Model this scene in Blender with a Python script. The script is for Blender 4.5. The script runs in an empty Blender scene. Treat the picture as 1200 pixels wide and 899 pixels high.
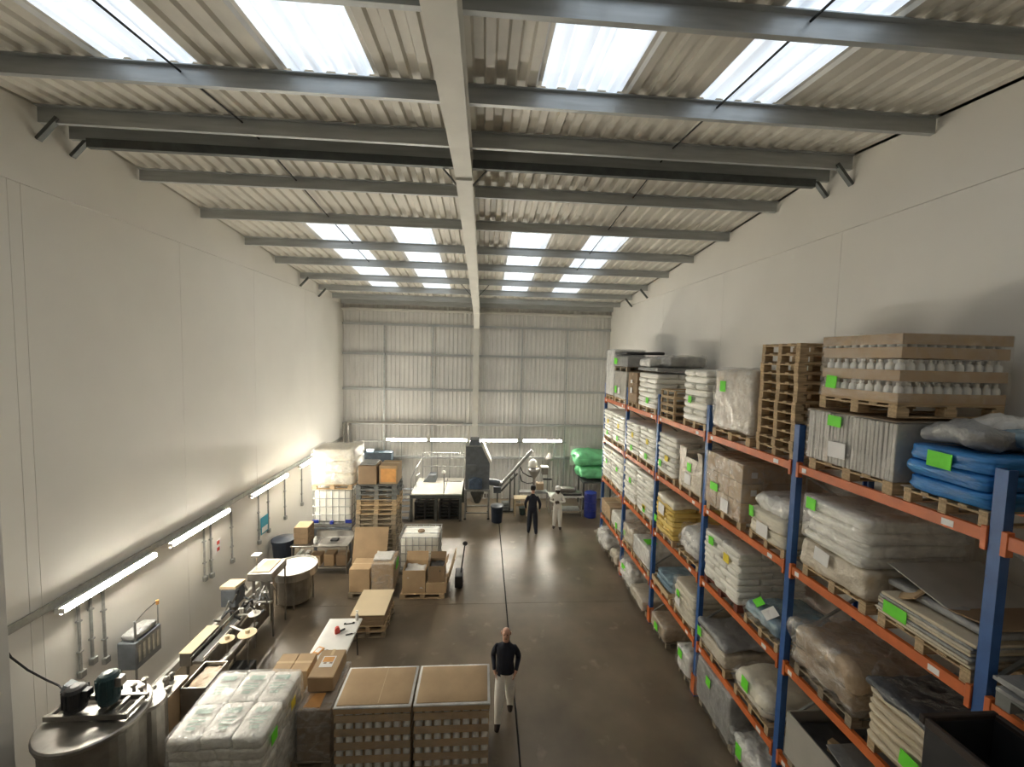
import bpy, math, random
from mathutils import Vector, Matrix, noise
R = math.radians
random.seed(7)
S = bpy.context.scene
COL = S.collection

# ------------------------------------------------------------------ camera
HC = 6.7
F_PX, PITCH, YAW, ROLL = 480.0, -0.0649, 0.0687, 0.0238
fw = Vector((math.sin(YAW)*math.cos(PITCH), math.cos(YAW)*math.cos(PITCH), math.sin(PITCH)))
r0 = Vector((math.cos(YAW), -math.sin(YAW), 0)); u0 = r0.cross(fw)
rt = math.cos(ROLL)*r0 + math.sin(ROLL)*u0
up = math.cos(ROLL)*u0 - math.sin(ROLL)*r0
cd = bpy.data.cameras.new('camera'); cam = bpy.data.objects.new('camera', cd); COL.objects.link(cam)
cd.sensor_width = 36; cd.lens = F_PX/1200*36; cd.clip_start = .05; cd.clip_end = 200
cam.matrix_world = Matrix(((rt.x, up.x, -fw.x, 0), (rt.y, up.y, -fw.y, 0), (rt.z, up.z, -fw.z, HC), (0, 0, 0, 1)))
S.camera = cam
# ------------------------------------------------------------------ world, exposure
w = bpy.data.worlds.new('world'); S.world = w; w.use_nodes = True
w.node_tree.nodes['Background'].inputs[0].default_value = (.75, .85, 1, 1)
w.node_tree.nodes['Background'].inputs[1].default_value = .6
S.view_settings.view_transform = 'Standard'; S.view_settings.look = 'None'
S.view_settings.gamma = 1; S.view_settings.use_curve_mapping = False
S.view_settings.exposure = 1.53
S.cycles.max_bounces = 14; S.cycles.diffuse_bounces = 9; S.cycles.transparent_max_bounces = 16
TUBE_POWER, SKY_POWER = 68.0, .31

# ------------------------------------------------------------------ materials
MATS = {}
def mat(name, col, rough=.6, metal=0., var=.12, scale=6., bump=0., bscale=40., rnd=0., spec=.5, col2=None, stretch=(1, 1, 1), wear=None, coord='Object', bd=.02):
    m = bpy.data.materials.new(name); m.use_nodes = True; MATS[name] = m
    nt = m.node_tree; n = nt.nodes; L = nt.links; b = n['Principled BSDF']
    b.inputs['Roughness'].default_value = rough; b.inputs['Metallic'].default_value = metal
    b.inputs['Specular IOR Level'].default_value = spec
    tc = n.new('ShaderNodeTexCoord'); mp = n.new('ShaderNodeMapping'); mp.inputs['Scale'].default_value = stretch
    L.new(tc.outputs[coord], mp.inputs[0])
    nz = n.new('ShaderNodeTexNoise'); nz.inputs['Scale'].default_value = scale; nz.inputs['Detail'].default_value = 5
    L.new(mp.outputs[0], nz.inputs['Vector'])
    rp = n.new('ShaderNodeValToRGB')
    c2 = col2 if col2 else tuple(c*(1-var*1.6) for c in col)
    rp.color_ramp.elements[0].position = .3; rp.color_ramp.elements[1].position = .7
    rp.color_ramp.elements[0].color = (*c2, 1); rp.color_ramp.elements[1].color = (*[min(1, c*(1+var*.5)) for c in col], 1)
    L.new(nz.outputs['Fac'], rp.inputs[0]); out = rp.outputs[0]
    if rnd:
        oi = n.new('ShaderNodeObjectInfo'); mr = n.new('ShaderNodeMapRange')
        mr.inputs[3].default_value = 1-rnd; mr.inputs[4].default_value = 1+rnd
        L.new(oi.outputs['Random'], mr.inputs[0])
        mx = n.new('ShaderNodeMix'); mx.data_type = 'RGBA'; mx.blend_type = 'MULTIPLY'; mx.inputs[0].default_value = 1
        L.new(out, mx.inputs[6]); L.new(mr.outputs[0], mx.inputs[7]); out = mx.outputs[2]
    if wear:
        n2 = n.new('ShaderNodeTexNoise'); n2.inputs['Scale'].default_value = wear[1]; n2.inputs['Detail'].default_value = 8
        L.new(mp.outputs[0], n2.inputs['Vector'])
        r2 = n.new('ShaderNodeValToRGB'); r2.color_ramp.elements[0].position = wear[2]; r2.color_ramp.elements[1].position = wear[2]+.12
        L.new(n2.outputs['Fac'], r2.inputs[0])
        mx = n.new('ShaderNodeMix'); mx.data_type = 'RGBA'
        L.new(r2.outputs[0], mx.inputs[0]); L.new(out, mx.inputs[6]); mx.inputs[7].default_value = (*wear[0], 1); out = mx.outputs[2]
    L.new(out, b.inputs['Base Color'])
    if bump:
        nb = n.new('ShaderNodeTexNoise'); nb.inputs['Scale'].default_value = bscale; nb.inputs['Detail'].default_value = 4
        L.new(mp.outputs[0], nb.inputs['Vector'])
        bp = n.new('ShaderNodeBump'); bp.inputs['Strength'].default_value = bump; bp.inputs['Distance'].default_value = bd
        L.new(nb.outputs['Fac'], bp.inputs['Height']); L.new(bp.outputs[0], b.inputs['Normal'])
    return m
def emit(name, col, st):
    m = mat(name, (.9, .9, .9), .5, var=0); b = m.node_tree.nodes['Principled BSDF']
    b.inputs['Emission Color'].default_value = (*col, 1); b.inputs['Emission Strength'].default_value = st
    return m
mat('wall', (.81, .79, .74), .55, var=.03, scale=.7)
mat('wallback', (.62, .60, .55), .7, var=.05)
mat('floor', (.175, .138, .096), .32, var=.22, scale=.9, bump=.05, bscale=30, wear=((.24, .2, .15), 2.2, .62))
mat('joint', (.02, .018, .016), .8)
mat('roof', (.64, .61, .54), .42, metal=0, var=.08, scale=1.5)
mat('clad', (.70, .69, .66), .45, var=.05, scale=1.5)
mat('purlin', (.46, .48, .48), .42, metal=.4, var=.12, scale=5, stretch=(.3, 3, 3))
mat('darksteel', (.13, .14, .135), .5, metal=.5, var=.15)
mat('rafter', (.70, .69, .63), .5, var=.06, scale=2)
mat('galv', (.42, .43, .42), .4, metal=.7, var=.15, scale=14)
mat('steel', (.46, .445, .42), .36, metal=.95, var=.12, scale=5)
mat('brushed', (.33, .315, .29), .42, metal=.85, var=.2, scale=4)
mat('blackm', (.025, .025, .027), .5, var=.2)
mat('rackblue', (.03, .11, .33), .42, var=.12, rnd=.06, wear=((.06, .08, .12), 18, .68))
mat('rackorange', (.62, .15, .035), .45, var=.12, rnd=.06, wear=((.30, .12, .06), 14, .66))
mat('wood', (.56, .41, .24), .75, var=.22, scale=5, stretch=(1, 7, 7), bump=.15, rnd=.16)
mat('woodold', (.33, .27, .19), .8, var=.22, scale=5, stretch=(1, 7, 7), bump=.15, rnd=.16)
mat('woodred', (.20, .055, .03), .7, var=.2, scale=5, rnd=.1)
mat('palletgrey', (.20, .21, .20), .7, var=.2, scale=5, rnd=.15)
mat('plasticblack', (.03, .031, .033), .5, var=.2, rnd=.2)
mat('card', (.47, .33, .19), .75, var=.08, scale=3, rnd=.07, bump=.05)
mat('carddark', (.30, .205, .12), .75, var=.1, scale=3, rnd=.07)
mat('cardcream', (.66, .54, .36), .7, var=.04, scale=2)
mat('cardgrey', (.42, .40, .355), .45, var=.08, scale=3, bump=.1, bscale=14)
mat('tape', (.62, .47, .27), .3, var=.04)
mat('sackwhite', (.88, .86, .79), .32, var=.07, scale=4, bump=.35, bd=.035, bscale=9, rnd=.06)
mat('sackcream', (.80, .74, .60), .4, var=.09, scale=4, bump=.35, bd=.035, bscale=9, rnd=.06)
mat('sackyellow', (.80, .58, .16), .4, var=.1, scale=3, bump=.3, bscale=9, rnd=.06)
mat('sackblue', (.05, .25, .62), .2, var=.2, scale=3, bump=.4, bd=.035, bscale=7)
mat('sackprint', (.80, .79, .74), .35, var=.05, scale=3.2, bump=.3, bd=.035, bscale=8)
mat('printgreen', (.40, .58, .50), .45, var=.1)
mat('bluefilm', (.28, .42, .52), .25, var=.25, scale=3, bump=.9, bscale=6, bd=.06)
mat('tanpaper', (.66, .57, .42), .6, var=.1, scale=3, bump=.3, bd=.035, bscale=8)
mat('wrapbeige', (.62, .55, .44), .25, var=.12, scale=4, bump=.9, bscale=6, bd=.06)
mat('wrapbrown', (.46, .35, .24), .28, var=.15, scale=3, bump=.9, bscale=6, bd=.06)
mat('wrapwhite', (.76, .75, .72), .25, var=.12, scale=4, bump=.9, bscale=6, bd=.06)
mat('wrapgrey', (.34, .34, .335), .3, var=.2, scale=4, bump=.9, bscale=6, bd=.06)
mat('darksheet', (.06, .06, .062), .4, var=.3, scale=4, bump=.3, bscale=8)
mat('blackfilm', (.10, .105, .115), .2, var=.3, scale=4, bump=.9, bscale=6, bd=.06)
mat('green', (.16, .80, .035), .6, var=.03)
mat('paper', (.85, .84, .82), .6, var=.03)
mat('orangepaper', (.75, .38, .12), .6, var=.1)
mat('yellow', (.85, .68, .05), .6, var=.05)
mat('whiteplastic', (.86, .85, .80), .4, var=.04)
mat('ibcplastic', (.88, .87, .80), .35, var=.05, scale=2)
mat('blueplastic', (.02, .04, .30), .4, var=.15)
mat('navybin', (.02, .03, .05), .4, var=.15)
mat('darkgreen', (.025, .05, .045), .45, var=.15)
mat('machgrey', (.20, .22, .245), .4, metal=.3, var=.15, scale=5)
mat('motorblue', (.09, .13, .20), .4, var=.2)
mat('motorteal', (.03, .075, .085), .4, var=.2)
mat('panelblue', (.05, .075, .10), .5, var=.15)
mat('greenbag', (.20, .66, .32), .45, var=.18, scale=3, bump=.4, bscale=6)
mat('red', (.6, .06, .04), .5, var=.05)
mat('signblue', (.05, .35, .48), .5, var=.1)
mat('cable', (.02, .02, .02), .6)
mat('tabletop', (.80, .80, .77), .3, var=.04)
mat('skin', (.62, .36, .26), .5, var=.06); mat('skindark', (.07, .04, .028), .5, var=.06)
mat('navy', (.012, .015, .028), .8, var=.2, bump=.3, bscale=20); mat('navytrs', (.02, .025, .04), .8, var=.2)
mat('white_cloth', (.82, .80, .74), .75, var=.05, bump=.3, bscale=14); mat('shoe', (.035, .022, .016), .6)
mat('hair', (.16, .13, .11), .8); mat('hairdark', (.012, .01, .01), .7); mat('capwhite', (.85, .84, .8), .7)
emit('tube', (1, .935, .80), TUBE_POWER)
emit('exitglow', (.7, .9, 1), 3.0)
emit('lampred', (1, .25, .1), .6)
# rooflight: glass-fibre sheet; its own streaky emission stands in for overcast daylight above
m = emit('rooflight', (.74, .86, 1), SKY_POWER); nt = m.node_tree; n = nt.nodes; L = nt.links
tc = n.new('ShaderNodeTexCoord'); mp = n.new('ShaderNodeMapping'); mp.inputs['Scale'].default_value = (9, .35, 1)
nz = n.new('ShaderNodeTexNoise'); nz.inputs['Scale'].default_value = 1.2; nz.inputs['Detail'].default_value = 3
mr = n.new('ShaderNodeMapRange'); mr.inputs[1].default_value = .3; mr.inputs[2].default_value = .7
mr.inputs[3].default_value = SKY_POWER*.62; mr.inputs[4].default_value = SKY_POWER*1.2
L.new(tc.outputs['Object'], mp.inputs[0]); L.new(mp.outputs[0], nz.inputs[0]); L.new(nz.outputs[0], mr.inputs[0])
L.new(mr.outputs[0], n['Principled BSDF'].inputs['Emission Strength'])
# clear stretch film
def film_mat(name, fac, col):
    m = bpy.data.materials.new(name); m.use_nodes = True; nt = m.node_tree; n = nt.nodes; L = nt.links
    n.remove(n['Principled BSDF']); o = n['Material Output']
    tr = n.new('ShaderNodeBsdfTransparent'); gl = n.new('ShaderNodeBsdfGlossy'); df = n.new('ShaderNodeBsdfDiffuse')
    gl.inputs['Roughness'].default_value = .22; gl.inputs['Color'].default_value = (.95, .95, .95, 1); df.inputs['Color'].default_value = (*col, 1)
    tc = n.new('ShaderNodeTexCoord'); nz = n.new('ShaderNodeTexNoise'); nz.inputs['Scale'].default_value = 5; nz.inputs['Detail'].default_value = 6; nz.inputs['Distortion'].default_value = 1.5
    L.new(tc.outputs['Object'], nz.inputs[0])
    bp = n.new('ShaderNodeBump'); bp.inputs['Strength'].default_value = .9; bp.inputs['Distance'].default_value = .08; L.new(nz.outputs[0], bp.inputs['Height'])
    L.new(bp.outputs[0], gl.inputs['Normal'])
    m1 = n.new('ShaderNodeMixShader'); m1.inputs[0].default_value = .35; L.new(gl.outputs[0], m1.inputs[1]); L.new(df.outputs[0], m1.inputs[2])
    rp = n.new('ShaderNodeMapRange'); rp.inputs[1].default_value = .35; rp.inputs[2].default_value = .7; rp.inputs[3].default_value = fac*.4; rp.inputs[4].default_value = fac*1.9
    L.new(nz.outputs[0], rp.inputs[0])
    m2 = n.new('ShaderNodeMixShader'); L.new(rp.outputs[0], m2.inputs[0]); L.new(tr.outputs[0], m2.inputs[1]); L.new(m1.outputs[0], m2.inputs[2])
    L.new(m2.outputs[0], o.inputs[0]); MATS[name] = m
film_mat('film', .26, (.8, .8, .78)); film_mat('filmthin', .14, (.8, .78, .7))

# ------------------------------------------------------------------ mesh building
class MB:
    def __init__(s): s.v = []; s.f = []
    def add(s, vs, fs):
        o = len(s.v); s.v += [tuple(p) for p in vs]; s.f += [tuple(i+o for i in q) for q in fs]; return s
    def box(s, x0, x1, y0, y1, z0, z1):
        return s.add([(x0,y0,z0),(x1,y0,z0),(x1,y1,z0),(x0,y1,z0),(x0,y0,z1),(x1,y0,z1),(x1,y1,z1),(x0,y1,z1)],
                     [(0,3,2,1),(4,5,6,7),(0,1,5,4),(1,2,6,5),(2,3,7,6),(3,0,4,7)])
    def cbox(s, x0, x1, y0, y1, z0, z1, b=.01):
        c = Vector(((x0+x1)/2, (y0+y1)/2, (z0+z1)/2)); h = ((x1-x0)/2, (y1-y0)/2, (z1-z0)/2)
        b = min(b, min(h)*.9); vs = []; idx = {}
        for a in range(3):
            for sx in (-1, 1):
                for sy in (-1, 1):
                    for sz in (-1, 1):
                        sg = (sx, sy, sz)
                        p = [c[k]+sg[k]*(h[k] if k == a else h[k]-b) for k in range(3)]
                        idx[(a, sg)] = len(vs); vs.append(p)
        fs = []
        for a in range(3):
            o = [k for k in range(3) if k != a]
            for sg in (-1, 1):
                q = []
                for u, v in ((-1,-1),(1,-1),(1,1),(-1,1)):
                    t = [0,0,0]; t[a] = sg; t[o[0]] = u; t[o[1]] = v; q.append(idx[(a, tuple(t))])
                fs.append(q if (sg > 0) ^ (a == 1) else q[::-1])
        for a in range(3):      # edges parallel to axis a
            o = [k for k in range(3) if k != a]
            for u in (-1, 1):
                for v in (-1, 1):
                    q = []
                    for ax, e in ((o[0], -1), (o[0], 1), (o[1], 1), (o[1], -1)):
                        t = [0,0,0]; t[a] = e; t[o[0]] = u; t[o[1]] = v; q.append(idx[(ax, tuple(t))])
                    fs.append(q)
        for sx in (-1, 1):
            for sy in (-1, 1):
                for sz in (-1, 1): fs.append([idx[(a, (sx,sy,sz))] for a in range(3)])
        return s.add(vs, fs)
    def obox(s, c, sz, rot):
        h = Vector(sz)/2; m = rot.to_matrix() if hasattr(rot, 'to_matrix') else rot
        vs = [Vector(c)+m@Vector((sx*h.x, sy*h.y, sz_*h.z)) for sz_ in (-1, 1) for sx, sy in ((-1,-1),(1,-1),(1,1),(-1,1))]
        return s.add(vs, [(0,3,2,1),(4,5,6,7),(0,1,5,4),(1,2,6,5),(2,3,7,6),(3,0,4,7)])
    def bar(s, a, b, wd, hd):
        a = Vector(a); b = Vector(b); d = (b-a); x = d.normalized(); u = Vector((0,0,1)) if abs(x.z) < .95 else Vector((0,1,0))
        y = u.cross(x).normalized(); z = x.cross(y)
        return s.obox((a+b)/2, (d.length, wd, hd), Matrix((x, y, z)).transposed())
    def cyl(s, a, b, r, r2=None, n=12):
        a = Vector(a); b = Vector(b); r2 = r if r2 is None else r2
        x = (b-a).normalized(); u = Vector((0,0,1)) if abs(x.z) < .9 else Vector((1,0,0)); y = x.cross(u).normalized(); z = x.cross(y)
        vs = [a+(y*math.cos(t)+z*math.sin(t))*r for t in [2*math.pi*i/n for i in range(n)]] + [b+(y*math.cos(t)+z*math.sin(t))*r2 for t in [2*math.pi*i/n for i in range(n)]]
        fs = [(i, (i+1) % n, n+(i+1) % n, n+i) for i in range(n)] + [tuple(range(n))[::-1], tuple(range(n, 2*n))]
        return s.add(vs, fs)
    def tube(s, pts, r, n=8):
        for a, b in zip(pts, pts[1:]): s.cyl(a, b, r, n=n)
        return s
    def lathe(s, prof, c=(0,0,0), n=24):
        vs = []; fs = []
        for r, z in prof:
            vs += [(c[0]+r*math.cos(2*math.pi*i/n), c[1]+r*math.sin(2*math.pi*i/n), c[2]+z) for i in range(n)]
        for k in range(len(prof)-1):
            fs += [(k*n+i, k*n+(i+1) % n, (k+1)*n+(i+1) % n, (k+1)*n+i) for i in range(n)]
        fs += [tuple(range(n))[::-1], tuple(range((len(prof)-1)*n, len(prof)*n))]
        return s.add(vs, fs)
    def prism(s, poly, axis, a, b):
        n = len(poly)
        def P(p, t): return {'x': (t, p[0], p[1]), 'y': (p[0], t, p[1]), 'z': (p[0], p[1], t)}[axis]
        vs = [P(p, a) for p in poly]+[P(p, b) for p in poly]
        return s.add(vs, [(i, (i+1) % n, n+(i+1) % n, n+i) for i in range(n)]+[tuple(range(n))[::-1], tuple(range(n, 2*n))])
    def rbox(s, c, sz, r=.05, n=6, amp=0., fr=3., seed=0, sag=0., taper=0.):
        """rounded box, wrinkled by noise: wrapped and soft things"""
        c = Vector(c); h = Vector(sz)/2; r = min(r, min(h)*.98); key = {}; vs = []; fs = []
        def vid(p):
            k = tuple(round(q, 5) for q in p)
            if k not in key:
                P = Vector((p[0]*h.x, p[1]*h.y, p[2]*h.z)); inn = Vector([max(-h[i]+r, min(h[i]-r, P[i])) for i in range(3)])
                d = P-inn; nn = d.normalized() if d.length > 1e-9 else Vector((0,0,0))
                Q = inn+nn*r if d.length > 1e-9 else P
                if amp:
                    o = Vector((seed*3.1, seed*1.7, seed*.9))
                    dr = nn if nn.length else Vector((0,0,1))
                    Q = Q+dr*amp*(noise.noise(Q*fr+o)+.5*noise.noise(Q*fr*2.3+o)+.55*(.5-abs(noise.noise(Vector((Q.x*fr*2, Q.y*fr*2, Q.z*fr*.9))+o*2))*2))
                if sag: Q.z -= sag*(p[0]**2+p[1]**2)*.5*(1 if p[2] > 0 else 0)
                if taper: f = 1-taper*(p[2]+1)/2; Q.x *= f; Q.y *= f
                key[k] = len(vs); vs.append(c+Q)
            return key[k]
        G_ = []
        for k in range(3):
            rr = r/h[k]; m_ = max(1, n-2); inn_ = [-1+rr+(2-2*rr)*i/m_ for i in range(m_+1)] if rr < .97 else [0]
            G_.append([-1, -1+.35*rr]+inn_+[1-.35*rr, 1])
        for a in range(3):
            o = [(a+1) % 3, (a+2) % 3]; gu, gv = G_[o[0]], G_[o[1]]
            for sg in (-1, 1):
                for i in range(len(gu)-1):
                    for j in range(len(gv)-1):
                        q = []
                        for u, v in ((i,j),(i+1,j),(i+1,j+1),(i,j+1)):
                            p = [0,0,0]; p[a] = sg; p[o[0]] = gu[u]; p[o[1]] = gv[v]; q.append(vid(p))
                        fs.append(q if sg > 0 else q[::-1])
        return s.add(vs, fs)
    def mesh(s, name, m=None, smooth=False):
        me = bpy.data.meshes.new(name); me.from_pydata(s.v, [], s.f); me.update()
        if m: me.materials.append(MATS[m])
        if smooth: me.polygons.foreach_set('use_smooth', [True]*len(me.polygons))
        return me
    def build(s, name, m, parent=None, smooth=False): return place(name, s.mesh(name, m, smooth), parent)
def place(name, me, parent=None, loc=(0,0,0), rz=0, sc=None, rot=None):
    o = bpy.data.objects.new(name, me); COL.objects.link(o); o.location = loc
    o.rotation_euler = rot if rot else (0, 0, rz)
    if sc: o.scale = sc
    if parent:
        o.parent = parent
    return o
def tag(o, label=None, cat=None, group=None, kind=None):
    if label: o['label'] = label
    if cat: o['category'] = cat
    if group: o['group'] = group
    if kind: o['kind'] = kind
    return o
def thing(name, label, cat, loc=(0,0,0), rz=0, group=None):
    o = bpy.data.objects.new(name, None); COL.objects.link(o); o.location = loc; o.rotation_euler = (0,0,rz); o.empty_display_size = .1
    return tag(o, label, cat, group)
def struct(o): o['kind'] = 'structure'; return o
def dup(root, loc, rz=0, label=None, group=None):
    r = root.copy(); COL.objects.link(r); r.location = loc; r.rotation_euler = (0,0,rz)
    if label: r['label'] = label
    if group: r['group'] = group
    for ch in list(root.children):
        c = ch.copy(); COL.objects.link(c); c.parent = r
        for g in list(ch.children):
            d = g.copy(); COL.objects.link(d); d.parent = c
    return r

# ================================================================== ROOM
XL, XR, YB, YN = -6.37, 5.89, 18.96, -3.0
RY = 6.6
def zp(y): return 9.869-.083*abs(y-RY)          # underside of the purlins
def zs(y): return zp(y)+.2                       # roof sheets
# floor: two cast slabs with a sunken joint between them
fl = struct(MB().box(XL-.3, XR+.3, YN-.3, YB+.3, -.35, -.03).build('floor', 'joint'))
JX = .72
for a, b in ((XL-.3, JX-.018), (JX+.018, XR+.3)):
    for c, d in ((YN-.3, 10.72), (10.728, YB+.3)):
        MB().box(a, b, c, d, -.03, 0).build('floor_slab', 'floor', fl)
# side walls: backing with white boards, joints between them
def side_wall(name, x, sgn, cols, zj):
    wl = struct(MB().box(min(x, x+sgn*.2), max(x, x+sgn*.2), YN-.2, YB+.2, 0, 10.2).build(name, 'wallback'))
    g = .0035
    for y0, y1 in zip(cols, cols[1:]):
        a, b = sorted((x, x-sgn*.018))
        MB().box(a, b, y0+g, y1-g, 0, zj-g).build('wall_panel', 'wall', wl)
    ys = [YN, RY, YB]; a, b = sorted((x, x-sgn*.03))
    MB().prism([(YN, zj+g), (YB, zj+g), (YB, zs(YB)), (RY, zs(RY)), (YN, zs(YN))], 'x', a, b).build('upper_panel', 'wall', wl)
    return wl
WL = side_wall('wall_left', XL, -1, [YN, 2.2, 6.02, 6.18, 9.1, 11.85, 15.1, YB], 8.9)
WR = side_wall('wall_right', XR, 1, [YN, 1.5, 6.55, 9.9, 13.3, YB], 8.9)
# low kerb along the left wall
struct(MB().box(XL+.018, XL+.10, 5.6, YB, 0, .16).build('baseboard_left', 'wall'))
struct(MB().box(XL-.2, XR+.2, YN-.2, YN, 0, 10.2).build('wall_near', 'wall'))
# back wall: ribbed cladding sheets with rails and posts
wb = struct(MB().box(XL-.2, XR+.2, YB+.06, YB+.2, 0, 10).build('wall_back', 'clad'))
def rib_sheet(wd, ribs, dep=.035, top=.07, base=.12):
    p = wd/ribs; out = [(0, 0)]
    for i in range(ribs):
        x = i*p; out += [(x+(p-base)/2, 0), (x+(p-top)/2, dep), (x+(p+top)/2, dep), (x+(p+base)/2, 0)]
    return out+[(wd, 0)]
PR = rib_sheet(1.0, 5, .03, .06, .10)
xs = XL; k = 0
while xs < XR-.02:
    wd = min(1.0, XR-xs); pr = [(min(a, wd), d) for a, d in PR]
    vs = [(xs+a, YB+.03-d, 0) for a, d in pr]+[(xs+a, YB+.03-d, zs(YB)+.05) for a, d in pr]; q = len(pr)
    MB().add(vs, [(i, i+1, q+i+1, q+i) for i in range(q-1)]).build('cladding_sheet', 'clad', wb)
    xs += 1.0
for z in (8.08, 6.75, 5.16, 3.58, 2.02):
    MB().prism([(YB-.10, z-.02), (YB-.10, z-.10), (YB-.09, z-.10), (YB-.09, z-.02), (YB, z-.02), (YB, z), (YB-.10, z)], 'x', XL+.02, XR-.02).build('wall_rail', 'purlin', wb)
for x in (-4.5, -2.34, 1.72, 3.83):
    MB().box(x-.03, x+.03, YB-.14, YB-.10, 0, 8.0).build('wall_post', 'purlin', wb)
MB().box(XL, XR, YB-.16, YB-.02, 8.62, 8.72).build('eaves_beam', 'rafter', wb)
# roof: ribbed sheets and rooflights
ce = struct(MB().prism([(YN-.2, zs(YN)+.14), (RY, zs(RY)+.14), (YB+.2, zs(YB)+.14), (YB+.2, zs(YB)+.22), (RY, zs(RY)+.22), (YN-.2, zs(YN)+.22)], 'x', XL-.2, XR+.2).build('ceiling', 'wallback'))
RF = rib_sheet(1.0, 4, .045, .10, .15)
def roof_sheet(x, wd, y0, y1, m, name):
    pr = [(min(a, wd), d) for a, d in RF]; q = len(pr)
    o = .06
    vs = [(x+a, y0, zs(y0)+o-d) for a, d in pr]+[(x+a, y1, zs(y1)+o-d) for a, d in pr]
    return MB().add(vs, [(i, q+i, q+i+1, i+1) for i in range(q-1)]).build(name, m, ce)
SKY = (2, 4, 7, 9)
x = XL
for i in range(13):
    wd = min(1.0, XR-x)
    if i in SKY:
        roof_sheet(x, wd, YN, .6, 'roof', 'roof_sheet'); roof_sheet(x, wd, .6, 5.2, 'rooflight', 'rooflight_sheet'); roof_sheet(x, wd, 5.2, RY, 'roof', 'roof_sheet')
        roof_sheet(x, wd, RY, 9.95, 'roof', 'roof_sheet'); roof_sheet(x, wd, 9.95, 16.9, 'rooflight', 'rooflight_sheet'); roof_sheet(x, wd, 16.9, YB+.1, 'roof', 'roof_sheet')
    else:
        roof_sheet(x, wd, YN, RY, 'roof', 'roof_sheet'); roof_sheet(x, wd, RY, YB+.1, 'roof', 'roof_sheet')
    x += 1.0
# purlins (folded Z sections)
def purlin(y, h=.2, m='purlin', dz=0, x0=XL+.05, x1=XR-.05):
    z = zp(y)+dz
    pl = [(y-.006, z), (y+.055, z), (y+.055, z+.012), (y+.006, z+.012), (y+.006, z+h), (y-.06, z+h), (y-.06, z+h-.012), (y-.006, z+h-.012)]
    return MB().prism(pl, 'x', x0, x1).build('purlin', m, ce)
for y in (.4, 2.0, 3.70, 5.2, 8.12, 9.72, 11.4, 12.95, 14.65, 16.2, 17.6, 18.6): purlin(y)
purlin(6.42, .22, dz=-.02); purlin(6.86, .22, dz=-.02)
MB().box(XL+.35, XR-.35, 6.78, 6.86, zp(6.8)-.16, zp(6.8)-.03).build('ridge_tie', 'darksteel', ce)
# rafter of the portal frame, fly braces, tie rods
RX = -.37
rf = struct(MB().box(RX-.13, RX+.13, YB-.42, YB-.40, 0, 8.4).build('trim_1', 'rafter'))
MB().box(RX-.13, RX+.13, YB-.20, YB-.18, 0, 8.6).build('column_back_flange', 'rafter', rf)
MB().box(RX-.008, RX+.008, YB-.40, YB-.20, 0, 8.6).build('column_web', 'rafter', rf)
def sloped(y0, y1, o0, o1, x0, x1, name, t0=None):
    # member following the roof slope; o0 bottom, o1 top offset below purlins
    vs = []
    for y in (y0, y1):
        z = zp(y); vs += [(x0, y, z-o0), (x1, y, z-o0), (x1, y, z-o1), (x0, y, z-o1)]
    MB().add(vs, [(0,3,2,1),(4,5,6,7),(0,1,5,4),(1,2,6,5),(2,3,7,6),(3,0,4,7)]).build(name, 'rafter', rf)
for a, b in ((YN, RY), (RY, YB-.2)):
    sloped(a, b, .42, .40, RX-.13, RX+.13, 'rafter_bottom_flange')
    sloped(a, b, .02, 0, RX-.13, RX+.13, 'rafter_top_flange')
    sloped(a, b, .40, .02, RX-.008, RX+.008, 'rafter_web')
MB().prism([(YB-.40, 7.9), (YB-.40, zp(YB)-.4), (YB-1.1, zp(YB-1.1)-.41)], 'x', RX-.12, RX+.12).build('haunch', 'rafter', rf)
MB().box(RX-.13, RX+.13, RY-.02, RY+.02, zp(RY)-.46, zp(RY)-.02).build('apex_plate', 'rafter', rf)
for y, hh in ((6.86, 0), (14.65, .02)):
    for sx in (-1, 1):
        MB().bar((RX+sx*.12, y+.02, zp(y)-.40), (RX+sx*.5, y+.02, zp(y)+.02), .05, .02).build('fly_brace', 'darksteel', rf)
for y in (6.42, 6.9, 14.65, 16.2):
    for xa, xb in ((XL+.04, XL+.32), (XR-.04, XR-.32)):
        MB().bar((xa, y, zp(y)-.26), (xb, y, zp(y)+.05), .07, .05).build('wall_brace', 'darksteel', rf)
for x, o in ((-3.56, .02), (2.86, .02)):
    for a, b in ((YN, RY), (RY, 13.0)):
        MB().cyl((x, a, zs(a)-.06), (x, b, zs(b)-.06), .013, n=6).build('tie_rod', 'cable', rf)
# steel pilaster on the left wall
p = struct(MB().cbox(XL+.018, -6.06, 5.12, 5.5, 0, 9.3, .02).build('trim_2', 'clad'))

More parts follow.
